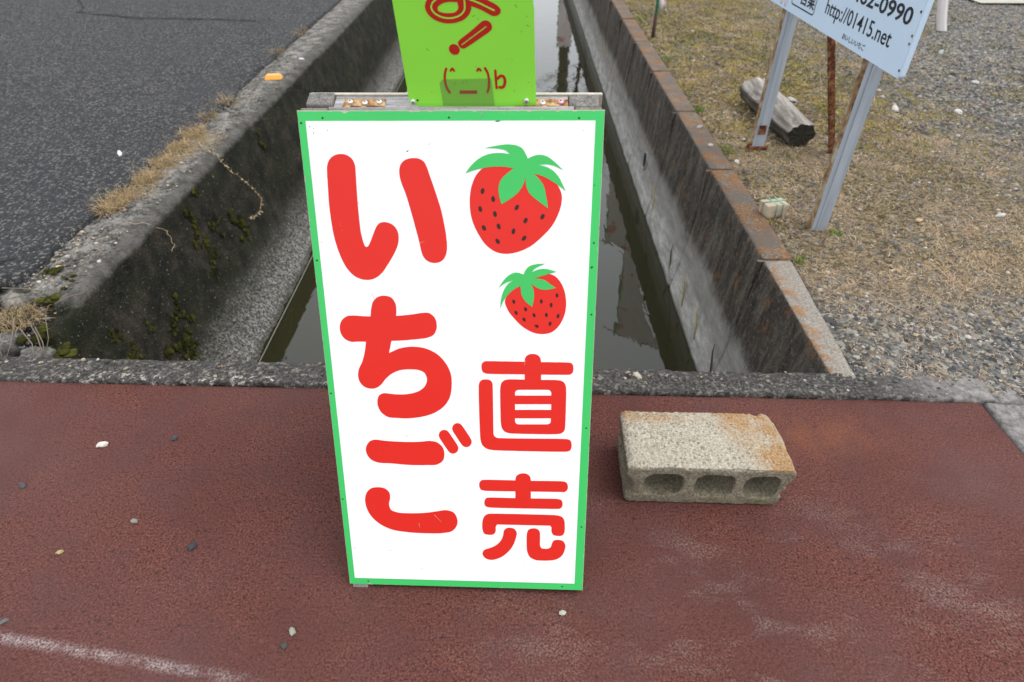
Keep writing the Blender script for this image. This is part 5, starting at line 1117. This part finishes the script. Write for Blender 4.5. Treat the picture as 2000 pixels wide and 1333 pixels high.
for dx in (.06, .11):
    film('printed_mark', [[(bx0 - dx + .016 * math.cos(6.28 * i / 14), .030 + .022 * math.sin(6.28 * i / 14)) for i in range(14)], [(bx0 - dx + .010 * math.cos(6.28 * i / 14), .030 + .015 * math.sin(6.28 * i / 14)) for i in range(14)]], 0.0, .0004, M['pinkprint'], panel_o, MP)

# ------------------------------------------------------------------ log
LA, LB = Vector((1.385, 2.985, .062)), Vector((1.340, 3.65, .080))
ax = (LB - LA); L = ax.length; ax.normalize(); sd = ax.cross(Vector((0, 0, 1))).normalized(); upv = sd.cross(ax)
V, F = [], []; ns_, nl_ = 40, 44
for i in range(nl_ + 1):
    t = i / nl_; c_ = LA.lerp(LB, t)
    for k in range(ns_):
        a = 6.2832 * k / ns_
        r_ = .070 + .010 * t
        r_ *= 1 + .10 * math.cos(6 * a + .7) * (1 - t) * .7 + .10 * fbm(math.cos(a) * 2.2, math.sin(a) * 2.2, t * 1.2, 4)
        r_ += .006 * fbm(math.cos(a) * 9, math.sin(a) * 9, t * 3, 3)
        if 1.0 < a < 2.2: r_ *= .90 + .06 * math.cos((a - 1.6) * 5)
        if i == 0: r_ *= .95
        sag = .006 * fbm(math.cos(a) * 3, math.sin(a) * 3, 7) if i in (0, nl_) else 0
        V.append(c_ + sd * (r_ * math.cos(a)) + upv * (r_ * .86 * math.sin(a)) + ax * sag)
for i in range(nl_):
    for k in range(ns_):
        F.append((i * ns_ + k, i * ns_ + (k + 1) % ns_, (i + 1) * ns_ + (k + 1) % ns_, (i + 1) * ns_ + k))
LO = Vector((1.37, 3.29, 0))
lg = empty('log', LO, 'weathered grey log lying on the bank behind the galvanised post', 'log')
off(pyd('bark_surface', V, F, M['log'], lg, True), LO)
for e, i0 in (('cut_end', 0), ('cut_end', nl_ * ns_)):
    cc = LA if i0 == 0 else LB
    V2 = [Vector(v) for v in V[i0:i0 + ns_]]; V3 = []
    for rr in (1, .6, .3):
        V3 += [cc + (v - cc) * rr + ax * (.004 * fbm(v.x * 40, v.z * 40 * rr, rr * 5)) for v in V2]
    F3 = [(q_ * ns_ + k, q_ * ns_ + (k + 1) % ns_, (q_ + 1) * ns_ + (k + 1) % ns_, (q_ + 1) * ns_ + k) for q_ in range(2) for k in range(ns_)] + [tuple(2 * ns_ + k for k in range(ns_))]
    off(pyd(e, V3, F3, M['log_end'], lg), LO)

# ------------------------------------------------------------------ small stone tied with green cord
TS = Vector((1.033, 2.285, bank_z(1.033, 2.285) - .003))
ts = empty('tied_stone', TS, 'small tan stone block tied up with green cord beside the coping', 'stone')
ts.rotation_euler = (0, 0, R(14))
bm = bmesh.new(); box_bm(bm, (0, 0, .031), (.088, .064, .060), None, .006)
bmesh.ops.subdivide_edges(bm, edges=bm.edges[:], cuts=4, use_grid_fill=True)
for v in bm.verts:
    a = .0025 * fbm(v.co.x * 30, v.co.y * 30, v.co.z * 30); v.co += v.normal * a
    v.co.x *= 1 + .10 * (v.co.z - .03) / .03
me = bpy.data.meshes.new('stone_body'); bm.to_mesh(me); bm.free(); link('stone_body', me, M['stone_tan'], ts, True)
def loop_box(name, hx, hy, hz, axis, o_):
    if axis == 'x': P_ = [(o_, -hy, 0), (o_, hy, 0), (o_, hy, hz), (o_, -hy, hz), (o_, -hy, 0)]
    else: P_ = [(-hx, o_, 0), (hx, o_, 0), (hx * 1.08, o_, hz), (-hx * 1.08, o_, hz), (-hx, o_, 0)]
    tube(name, P_, .0028, M['cord'], ts, 6)
loop_box('cord', .046, .0345, .0625, 'x', -.006); loop_box('cord', .047, .0345, .0632, 'y', .004)
loop_box('cord', .046, .0345, .0628, 'x', .022)

# ------------------------------------------------------------------ amber road stud on the left wall
bm = bmesh.new(); vv = box_bm(bm, (0, 0, .013), (.108, .075, .026))
for v in vv:
    if v.co.z > .02: v.co.x *= .78; v.co.y *= .62
bmesh.ops.bevel(bm, geom=bm.edges[:], offset=.004, segments=2, affect='EDGES')
me = bpy.data.meshes.new('road_stud'); bm.to_mesh(me); bm.free()
o = link('road_stud', me, M['reflector']); o.location = (-1.577, 4.10, .001); o.rotation_euler = (0, 0, R(6))
tag(o, 'amber plastic reflector stud on the left wall top', 'reflector')

# ------------------------------------------------------------------ banners
def nobori(base, topp, arm_end, z_low, bottom_w, label, seed, plain=False):
    base, topp, arm_end = Vector(base), Vector(topp), Vector(arm_end)
    o = empty('banner', base, label, 'banner', None)
    d = (topp - base)
    P_ = lambda t: d * t
    def part(nm, a, b, r, m): tube(nm, [P_(a), P_(b)], r, m, o, 8)
    part('stake', -.03, .086, .014, M['sleeve']); part('pole', .086, 1.02, .011, M['polegreen'])
    tube('arm', [topp - base - (arm_end - topp) * .30, arm_end - base], .006, M['steel'], o, 6)
    V, F = [], []; nu, nv_ = 14, 40
    for j in range(nv_ + 1):
        t = j / nv_; zz = topp.z + (z_low - topp.z) * t
        pole = base + d * ((zz - base.z) / d.z)
        dirv = (arm_end - topp)
        w_ = bottom_w + (1 - bottom_w) * (1 - t) ** 1.7
        for i in range(nu + 1):
            s = i / nu
            p = pole + dirv * (s * w_) * (1 if t > .02 else 1)
            p.z = zz + (arm_end.z - topp.z) * s * (1 - t)
            nn = Vector((-dirv.y, dirv.x, 0)).normalized()
            p += nn * (.035 * (t * .9 + .1) * math.sin(s * 9 + t * 5 + seed) + .012 * fbm(s * 3, t * 6, seed)) * (.25 + w_ * .7)
            V.append(p - base)
    k = nu + 1
    F = [(j * k + i, j * k + i + 1, (j + 1) * k + i + 1, (j + 1) * k + i) for j in range(nv_) for i in range(nu)]
    c_ = pyd('cloth', V, F, M['cloth_plain'] if plain else M['cloth'], o, True)
    md = c_.modifiers.new('thick', 'SOLIDIFY'); md.thickness = .0012
    return o
nobori((1.044, 5.25, 0), (1.102, 5.474, 1.80), (1.55, 5.24, 1.85), .20, .12, 'pink and white banner on a green pole at the coping edge', 1)
nobori((1.16, 7.45, 0), (1.209, 7.507, 1.80), (1.60, 7.21, 1.80), .32, .45, 'second banner further along the coping, mirrored in the water', 2)
nobori((1.02, 18.1, 0), (1.024, 18.15, 1.80), (1.42, 18.15, 1.80), .32, .9, 'far banner beside the utility pole, mirrored in the water', 3)

# gathered banner hanging by the frame's right side, weighted with a tag
HB = Vector((3.52, 4.20, bank_z(3.52, 4.2)))
hb = empty('hanging_banner', HB, 'rolled pale pink banner hanging on a string above the gravel', 'banner')
tube('pole', [(0, 0, -.05), (0, 0, 1.95)], .012, M['polegreen'], hb, 8)
tube('arm', [(.05, 0, 1.90), (-1.14, 0, 1.90)], .007, M['steel'], hb, 6)
bx = Vector((2.62, 4.20, 0)) - Vector((HB.x, HB.y, 0))
V, F = [], []; nu, nv_ = 26, 30
for j in range(nv_ + 1):
    t = j / nv_; zz = 1.88 + (.272 - 1.88) * t
    tx = -.19 * (1 - math.exp(-(zz - .272) / .40))
    for i in range(nu + 1):
        s = i / nu; a = s * 6.2832 * 1.6
        rr = (.027 - .009 * s) * (1 + .25 * math.sin(a * 2 + t * 2)) * (1.5 - .5 * t)
        V.append((bx.x + tx + rr * math.cos(a), bx.y + rr * .8 * math.sin(a), zz - HB.z))
k = nu + 1
F = [(j * k + i, j * k + i + 1, (j + 1) * k + i + 1, (j + 1) * k + i) for j in range(nv_) for i in range(nu)]
pyd('cloth', V, F, M['cloth_plain'], hb, True)
tube('string', [(bx.x + .004, bx.y, .27), (bx.x + .03, bx.y, .215), (bx.x + .048, bx.y, .16)], .0016, M['greycord'], hb, 5)
box('tag', (bx.x + .050, bx.y, .150), (.024, .006, .022), M['plastic'], hb, None, .002)

# ------------------------------------------------------------------ things seen mirrored in the canal: utility poles, wires, bare tree
def upole(y_, x_, label):
    o = empty('utility_pole', (x_, y_, -.03), label, 'utility pole')
    tube('shaft', [(0, 0, -.2), (0, 0, 4), (0, 0, 8.2)], [.175, .16, .13], M['upole'], o, 14)
    for zz in (6.1, 7.0): box('crossarm', (0, .0, zz), (1.5, .07, .07), M['steel'], o)
    for zz in (6.1, 7.0):
        for dx in (-.65, -.3, .65):
            tube('insulator', [(dx, 0, zz + .035), (dx, 0, zz + .13)], [.03, .022], M['pad'], o, 8)
    return o
upole(20.0, 1.343, 'concrete utility pole beyond the banners, mirrored in the water')
upole(-16.0, 1.343, 'concrete utility pole standing behind the viewer')
for i, (dx, zz) in enumerate(((-.65, 6.23), (-.3, 6.23), (-.65, 7.13), (-.3, 7.13))):
    P_ = [(1.343 + dx, -16 + 36 * t, zz - 1.5 * t * (1 - t)) for t in np.linspace(0, 1, 24)]
    tag(tube('overhead_wire', P_, .009, M['wire'], None, 5), '%s overhead wire of the pair on the %s crossarm, mirrored in the water' % (('inner', 'outer')[(i + 1) % 2], ('lower', 'upper')[i // 2]), 'wire')
# bare tree
BT = Vector((1.95, 17.2, -.02))
bt = empty('bare_tree', BT, 'leafless tree past the utility pole, mirrored at the water edge', 'tree')
segs = []
def grow(p, d, r, L, lev):
    n_ = 5; pts_ = [p]; q_ = p.copy(); dd = d.copy()
    for i in range(n_):
        dd = (dd + Vector((random.uniform(-.18, .18), random.uniform(-.18, .18), random.uniform(-.06, .12)))).normalized()
        q_ = q_ + dd * (L / n_); pts_.append(q_.copy())
        if lev < 4 and i >= 1:
            for _ in range(2 if lev else 1):
                a = random.uniform(0, 6.28); sdv = Vector((math.cos(a), math.sin(a), random.uniform(.0, .7))).normalized()
                grow(q_.copy(), (dd * .45 + sdv).normalized(), r * (1 - i / n_ * .5) * .52, L * random.uniform(.5, .68), lev + 1)
    segs.append(tube_data(pts_, [r * (1 - .7 * i / n_) for i in range(n_ + 1)], 5, False))
    return
random.seed(21)
grow(Vector((0, 0, -.1)), Vector((-.05, 0, 1)), .10, 3.4, 0)
trunk = segs.pop()
V, F = trunk; pyd('trunk', V, F, M['bark'], bt, True)
V, F = merge(segs); pyd('crown', V, F, M['bark'], bt, True)

# ------------------------------------------------------------------ small things on the left wall
def tuft(c, n_, rx, ry, L0, L1, colset, label, name='dry_grass_tuft', cat='dry grass', wid=(.0010, .0026), lift=(.1, 1.3), group=None, tilt=0.0):
    a = rng.uniform(0, 6.283, n_); r_ = np.sqrt(rng.uniform(0, 1, n_))
    P_ = np.stack([rx * r_ * np.cos(a), ry * r_ * np.sin(a), np.zeros(n_)], 1)
    P_[:, 0] += tilt * P_[:, 1]
    B_ = blades(P_, rng.uniform(L0, L1, n_), rng.uniform(*wid, n_), colset[rng.choice(len(colset), n_)] * rng.uniform(.65, 1.2, (n_, 1)), lift, 4, .75)
    o = fast_mesh(name, B_[0], B_[1], M['straw'], None, False, B_[2]); o.location = c
    return tag(o, label, cat, group)
TAN = np.array([(.42, .30, .15), (.33, .225, .105), (.50, .38, .22), (.27, .185, .10)])
tuft((-1.676, 2.33, .002), 900, .052, .105, .03, .085, TAN, 'largest straw-coloured grass clump nearest on the left wall top')
tuft((-1.668, 2.56, .002), 520, .045, .070, .03, .075, TAN, 'grass clump just behind the largest one on the left wall')
tuft((-1.672, 2.75, .002), 560, .050, .075, .03, .075, TAN, 'third straw clump up the edge of the asphalt')
tuft((-1.685, 2.93, .002), 460, .045, .065, .03, .07, TAN, 'fourth straw clump up the asphalt edge, above the trailing runner')
tuft((-1.685, 3.12, .004), 520, .055, .085, .03, .075, TAN, 'fifth straw clump, at the head of the trailing runner')
tuft((-1.705, 3.36, .004), 170, .045, .06, .03, .07, TAN * .75, 'thin brown grass wisp below the broken asphalt patch')
tuft((-1.690, 3.60, .004), 150, .045, .05, .05, .10, TAN, 'wiry grass wisp beside the broken asphalt patch')
tuft((-1.745, 4.72, .004), 200, .05, .11, .03, .07, TAN * .7, 'dull brown weed strip behind the amber reflector')
tuft((-1.755, 5.30, .004), 160, .05, .14, .03, .08, TAN * .8, 'farthest brown weed strip along the asphalt edge')
for i_, yy_ in enumerate((2.45, 2.66, 2.84, 3.02)):
    tuft((-1.655 + .01 * (i_ % 2), yy_, .002), 240, .075, .10, .03, .08, TAN * .95, ('flattened straw between the largest clump and the next one', 'flattened straw between the second and third clumps', 'flattened straw between the third and fourth clumps', 'flattened straw between the fourth and fifth clumps')[i_], lift=(0, .35))
tuft((-1.590, 3.00, .003), 260, .085, .16, .04, .10, TAN * 1.1, 'sparse pale runners spreading over the wall top', wid=(.0008, .0016), lift=(0, .25))

GRN = np.array([(.10, .16, .025), (.16, .20, .030), (.07, .11, .02), (.20, .20, .04)])
for (x_, y_, n_, r_, lab) in [(1.035, 2.97, 260, .045, 'bright green weed patch beside the foot of the far post'), (1.03, 3.55, 160, .035, 'green weed patch at the coping left of the log'), (1.04, 4.6, 200, .05, 'green weed patch at the coping behind the log'), (1.23, 2.13, 90, .025, 'small green weed right of the near post foot'), (1.03, 1.93, 60, .02, 'tiny green weed at the joint of the grey coping piece'), (1.75, 3.55, 160, .07, 'green weed patch behind the rusty brace'), (2.02, 3.02, 110, .05, 'green weed patch right of the near post'), (1.10, 2.42, 60, .02, 'little green weed behind the tied stone'), (1.05, 5.9, 200, .07, 'yellow green weed patch past the banner pole')]:
    tuft((x_, y_, bank_z(x_, y_)), n_, r_, r_ * 1.2, .012, .034, GRN, lab, 'green_weed', 'weed', (.002, .0045), (.3, 1.4))

def leafy_runner(pts, label, n_leaf, leaf, wd=.0011):
    P_ = [Vector(p) for p in pts]
    o = empty('dry_runner', P_[0], label, 'dry vine')
    sm = []
    for a, b in zip(P_[:-1], P_[1:]):
        for i in range(6): sm.append(a.lerp(b, i / 6) + Vector((.004 * random.uniform(-1, 1), .004 * random.uniform(-1, 1), .004 * random.uniform(-1, 1))))
    sm.append(P_[-1])
    tube('stem', [p - P_[0] for p in sm], wd, M['straw_plain'], o, 5)
    for i in range(n_leaf):
        c_ = sm[int((i + .5) / n_leaf * (len(sm) - 1))] - P_[0]
        V, F = [], []
        for _ in range(3):
            a = random.uniform(0, 6.28); d_ = Vector((abs(math.cos(a)) * .4 + .2, math.sin(a), math.cos(a))).normalized() * leaf * random.uniform(.6, 1.2)
            s_ = d_.cross(Vector((1, .2, .1))).normalized() * leaf * .17; n0 = len(V)
            V += [c_, c_ + d_ * .5 + s_, c_ + d_, c_ + d_ * .5 - s_ + Vector((.002, 0, 0))]; F.append((n0, n0 + 1, n0 + 2, n0 + 3))
        pyd('leaf', V, F, M['straw_plain'], o)
    return o
M['straw_plain'] = flat('dry_leaf', (.42, .31, .18), .8, .25, 90)
M['root'] = flat('dry_root', (.17, .135, .10), .85, .45, 60)
def on_face(y_, z_, out=.012):              # point on the left wall face
    if z_ > -.022: return (-1.447 + out * .6, y_, z_ + out)
    return (-1.432 + (-.09 - z_) * .2175 + out + .006, y_, z_)
leafy_runner([(-1.60, 2.98, .012), (-1.54, 2.90, .014), (-1.47, 2.86, .010), on_face(2.83, -.05), on_face(2.90, -.14), on_face(2.97, -.23), on_face(3.00, -.30), on_face(2.93, -.33), on_face(2.86, -.325), on_face(2.79, -.305)],
             'dry leafy runner trailing over the dark canal wall', 30, .019, .0007)
leafy_runner([(-1.56, 2.13, .010), (-1.48, 2.15, .012), on_face(2.19, -.05), on_face(2.18, -.11), on_face(2.15, -.12)], 'bare twig dangling over the top of the dark canal wall', 1, .006, .0011)

# moss cushions on the dark wall (one mass of lumps)
def cushions(spots, name, parent, seed):
    Vs, Fs, Cs = [], [], []; n0 = 0
    for (c_, r_, up_) in spots:
        c_ = np.array(c_)
        nrm_ = np.array(up_); nrm_ = nrm_ / np.linalg.norm(nrm_)
        k = 1 + np.array([.45 * fbm(*(v * 1.7 + c_ * 9), 3) + .18 * fbm(*(v * 6 + c_ * 5), 2) for v in ICO2_V])[:, None]
        v_ = ICO2_V * k * np.array(r_)
        v_ = v_ - nrm_ * (v_ @ nrm_)[:, None] * .62
        Vs.append(v_ + c_); Fs.append(ICO2_F + n0); n0 += len(v_)
        base = np.array((.050, .052, .010)) * random.uniform(.35, 1.5)
        Cs.append(np.repeat(base[None], len(v_), 0) * (1 + .3 * rng.uniform(-1, 1, (len(v_), 1))))
    P_ = np.concatenate([np.array(v) for v in Vs]); C_ = np.concatenate(Cs)
    sel = rng.choice(len(P_), min(len(P_) * 2, 30000)); P2 = P_[sel] + rng.normal(0, .0015, (len(sel), 3))
    Bz = blades(P2, rng.uniform(.002, .0055, len(sel)), rng.uniform(.0008, .0016, len(sel)), C_[sel] * rng.uniform(.5, 2.0, (len(sel), 1)), (.2, 1.5), 2)
    tris = np.concatenate([Bz[1][:, [0, 1, 2]], Bz[1][:, [0, 2, 3]]])
    Vs.append(Bz[0]); Fs.append(tris + n0); Cs.append(Bz[2])
    o = fast_mesh(name, np.concatenate(Vs), np.concatenate(Fs), M['mossy'], parent, True, np.concatenate(Cs))
    return o
spots = []
for (y_, z_, n_, sp) in [(2.40, -.085, 4, .02), (2.52, -.04, 2, .012), (2.725, -.31, 7, .04), (2.69, -.26, 4, .03), (2.40, -.24, 7, .04), (2.34, -.17, 3, .03), (1.905, -.455, 12, .05), (1.64, -.26, 9, .045), (1.99, -.30, 5, .04), (1.95, -.40, 8, .04), (1.70, -.33, 5, .04), (2.55, -.22, 4, .05), (1.80, -.36, 4, .05), (3.3, -.12, 3, .04)]:
    for _ in range(n_):
        yy, zz = y_ + random.gauss(0, sp * .6), z_ + random.gauss(0, sp)
        for _k in range(5):
            r_ = random.uniform(.003, .009)
            spots.append((on_face(yy + random.gauss(0, .009), zz + random.gauss(0, .012), .000), (r_, r_ * random.uniform(.8, 1.4), r_ * random.uniform(.9, 1.7)), (1, 0, .2)))
mo_ = cushions(spots, 'wall_moss', wall_l, 1)
tag(mo_, 'small cushions of olive moss clinging to the dark wall', kind='stuff')
# crumbled corner by the slab: chunks, moss, roots, weeds
def chunk(name, c, s, rot, m, label, cat, seed, group=None, sq=.62, amp=.16, fr=1.6):
    bm = bmesh.new(); bmesh.ops.create_icosphere(bm, subdivisions=3, radius=1.0)
    for v in bm.verts:
        p = v.co.copy(); q_ = Vector([math.copysign(abs(a) ** sq, a) for a in p])
        v.co = q_ * (1 + amp * fbm(p.x * fr + seed * 3.7, p.y * fr, p.z * fr, 4))
        v.co = Vector((v.co.x * s[0], v.co.y * s[1], v.co.z * s[2]))
    me = bpy.data.meshes.new(name); bm.to_mesh(me); bm.free()
    o = link(name, me, m, None, True); o.location = c; o.rotation_euler = rot
    return tag(o, label, cat, group)
M['rubble'] = NT('rubble')
q = M['rubble']; f = q.noise(60, 6, .7)
M['rubble'] = q.done(q.ramp(f, [(.33, (.03, .028, .025)), (.5, (.10, .095, .088)), (.7, (.23, .215, .195))]), .9, q.bump(f, .7, .008), .2)
chunk('rubble_chunk', (-1.478, 1.415, -.085), (.052, .045, .050), (.2, .1, .4), M['rubble'], 'rounded grey lump of broken concrete in the crumbled corner by the slab', 'rubble', 3)
chunk('rubble_chunk', (-1.60, 1.46, -.055), (.060, .045, .035), (.1, .2, 1.0), M['rubble'], 'flat broken concrete piece at the left picture edge by the slab', 'rubble', 5)
chunk('asphalt_chunk', (-1.775, 1.72, .006), (.050, .042, .018), (.1, 0, .6), M['asphalt'], 'loose lump of asphalt broken off at the road corner', 'asphalt lump', 9)
cor = []
for (x_, y_, z_, r_, n_) in [(-1.435, 1.445, -.055, .020, 9), (-1.52, 1.50, -.035, .016, 8), (-1.63, 1.80, .006, .012, 8), (-1.56, 1.66, -.012, .014, 9), (-1.61, 1.60, -.02, .012, 6), (-1.55, 1.76, .004, .008, 5)]:
    for _ in range(n_):
        a = random.uniform(.6, 1.3) * r_
        cor.append(((x_ + random.gauss(0, r_ * 1.3), y_ + random.gauss(0, r_ * 1.2), z_ + random.gauss(0, r_ * .3)), (a, a, a * .8), (0, 0, 1)))
tag(cushions(cor, 'corner_moss', None, 2), 'dark olive moss filling the crumbled corner by the slab', 'moss', kind='stuff')
tuft((-1.60, 1.56, -.02), 260, .07, .07, .03, .08, TAN * .8, 'brown matted grass in the crumbled corner by the slab')
rt_ = empty('root_tangle', (-1.55, 1.48, -.02), 'bare pale roots and stems hanging in the crumbled corner', 'roots')
def root(pts, r_=.0022): tube('root', [Vector(p) - Vector((-1.55, 1.48, -.02)) for p in pts], [r_ * (1 - .55 * i / (len(pts) - 1)) for i in range(len(pts))], M['root'], rt_, 5)
root([(-1.575, 1.545, -.005), (-1.555, 1.50, .030), (-1.545, 1.44, -.01), (-1.535, 1.37, -.04)])
root([(-1.56, 1.55, .010), (-1.51, 1.535, .030), (-1.475, 1.52, .025), (-1.46, 1.47, -.03), (-1.455, 1.42, -.06)])
root([(-1.52, 1.50, .0), (-1.475, 1.455, -.005), (-1.44, 1.40, -.05), (-1.425, 1.345, -.07)])
root([(-1.50, 1.49, .0), (-1.455, 1.44, -.02), (-1.425, 1.38, -.055)])
root([(-1.53, 1.47, .01), (-1.47, 1.42, -.01), (-1.445, 1.36, -.05)])
root([(-1.72, 1.56, .02), (-1.64, 1.60, .03), (-1.60, 1.66, .01)]); root([(-1.70, 1.66, .03), (-1.62, 1.67, .02), (-1.585, 1.66, .012)])
root([(-1.65, 1.43, .01), (-1.58, 1.42, -.02), (-1.52, 1.35, -.05)]); root([(-1.50, 1.60, .01), (-1.46, 1.63, .02), (-1.43, 1.66, .015)])

# thin pale line along the foot of the left wall, dry stalks stuck to the right wall foot
tag(tube('cord', [(-1.168 + .004 * fbm(2, t * .8, 1), t, -.652) for t in np.arange(1.3, 12, .15)], .0022, M['greycord'], None, 5), 'thin pale cord lying along the left waterline', 'cord')
for i, (y_, z_, lab) in enumerate([(3.425, -.498, 'pale dry stalk on the right wall foot below the drain'), (2.823, -.57, 'dark dry stalk midway along the right wall foot'), (2.506, -.55, 'yellow dry stalk on the right wall foot, second from the slab'), (1.944, -.535, 'dark dry stalk on the right wall foot nearest the slab'), (5.623, -.40, 'far dry stalk on the right wall foot behind the sign post top'), (6.405, -.38, 'farthest dry stalk on the right wall foot'), (2.235, -.54, 'short yellow stalk on the right wall foot')]):
    xf = .826 - .006
    c_ = flat('stalk_%d' % i, ((.36, .27, .12), (.06, .05, .035))[i in (1, 3)], .8, .2)
    tag(tube('dry_stalk', [(xf - .012, y_ - .035, z_ - .06), (xf - .006, y_, z_), (xf - .004, y_ + .03, z_ + .05), (xf + .004, y_ + .05, z_ + .08)], [.002, .005, .004, .001], c_, None, 5), lab, 'dry stalk')

# ------------------------------------------------------------------ pebbles on the slab, single stones on the bank and road
def pebble(x_, y_, s, c_, label, seed, zb=0.0, name='pebble', el=1.3, rz=0.3):
    k = 'peb_%s' % '_'.join('%d' % int(v * 255) for v in c_)
    if k not in M: M[k] = flat('pebble_stone_' + str(len(M)), c_, .75, .25, 160, .3, 0, .2)
    o = chunk(name, (x_, y_, zb + s * .30), (s * el * .95, s * .8, s * .55), (random.uniform(-.3, .3), random.uniform(-.3, .3), rz + seed * .7), M[k], label, 'stone', seed, None, .9, .42, 1.15)
    return o
pebble(-1.032, 1.013, .0105, (.55, .49, .44), 'largest pale pinkish pebble on the red slab', 1, el=1.35, rz=-.4)
pebble(-.862, 1.038, .0078, (.045, .05, .06), 'dark grey pebble right of the pale pink one', 2)
pebble(-1.153, .886, .0075, (.06, .06, .065), 'flat dark pebble near the left edge of the slab', 3)
pebble(-.845, .793, .0062, (.20, .20, .17), 'small grey pebble in the middle of the slab left of the A-board', 4)
pebble(-.965, .715, .0060, (.34, .27, .13), 'small yellowish pebble on the left of the slab', 5)
pebble(-.690, .731, .0085, (.035, .037, .042), 'black pebble midway between the yellowish pebble and the A-board', 6)
pebble(-.424, .553, .0065, (.24, .25, .20), 'greyish chip on the faint stain below the A-board', 7)
pebble(-.432, .527, .0062, (.05, .05, .045), 'dark chip just below the greyish one', 8)
pebble(.091, .596, .0058, (.38, .37, .31), 'small pale pebble in front of the A-board\'s right foot', 9)
pebble(-.985, .566, .0060, (.10, .10, .10), 'grey pebble by the end of the worn white line', 10)
pebble(-.24, 1.245, .0085, (.05, .05, .055), 'dark stone on the kerb left of the A-board', 11, .006)
pebble(.335, 1.275, .0105, (.36, .32, .25), 'tan pebble on the kerb right of the A-board', 12, .006)
WHITE = (.46, .44, .41)
for i, (x_, y_, s, lab) in enumerate([(2.46, 3.509, .020, 'white stone on the bank right of the notice board'), (2.88, 4.07, .016, 'white stone behind and right of the notice board corner'), (1.956, 2.276, .013, 'white stone at the right edge of the gravel'), (1.602, 2.228, .013, 'tan stone on the gravel right of the nearest post'), (2.138, 3.566, .020, 'pale stone between log and notice board corner'), (1.037, 2.81, .011, 'white chip beside the foot of the far post'), (1.60, 3.70, .020, 'pale flat stone behind the log')]):
    pebble(x_, y_, s, WHITE if i != 3 else (.42, .30, .16), lab, 20 + i, bank_z(x_, y_), 'bank_stone', 1.5, .2)
pebble(.955, 3.25, .013, (.30, .29, .27), 'grey stone farther along the rusty coping', 40, .0); pebble(.955, 3.0, .013, (.42, .38, .32), 'pale stone on the rusty coping', 41, .0)
pebble(1.56, 2.99, .026, (.36, .33, .31), 'larger pale stone at the foot of the rusty brace', 42, bank_z(1.56, 2.99), 'bank_stone')
pebble(-1.909, 2.819, .011, (.62, .62, .62), 'white chip on the asphalt beside the grass clumps', 43, .017, el=2.0)
pebble(-1.624, 1.83, .011, (.55, .47, .33), 'cream pebble on the wall top by the asphalt corner', 44, .0)
pebble(-1.519, 4.54, .012, (.66, .66, .66), 'white chip on the wall top behind the amber reflector', 45, .003, el=1.7)
pebble(-1.60, 2.30, .014, (.05, .055, .065), 'dark stone at the foot of the largest grass clump', 46, .0)
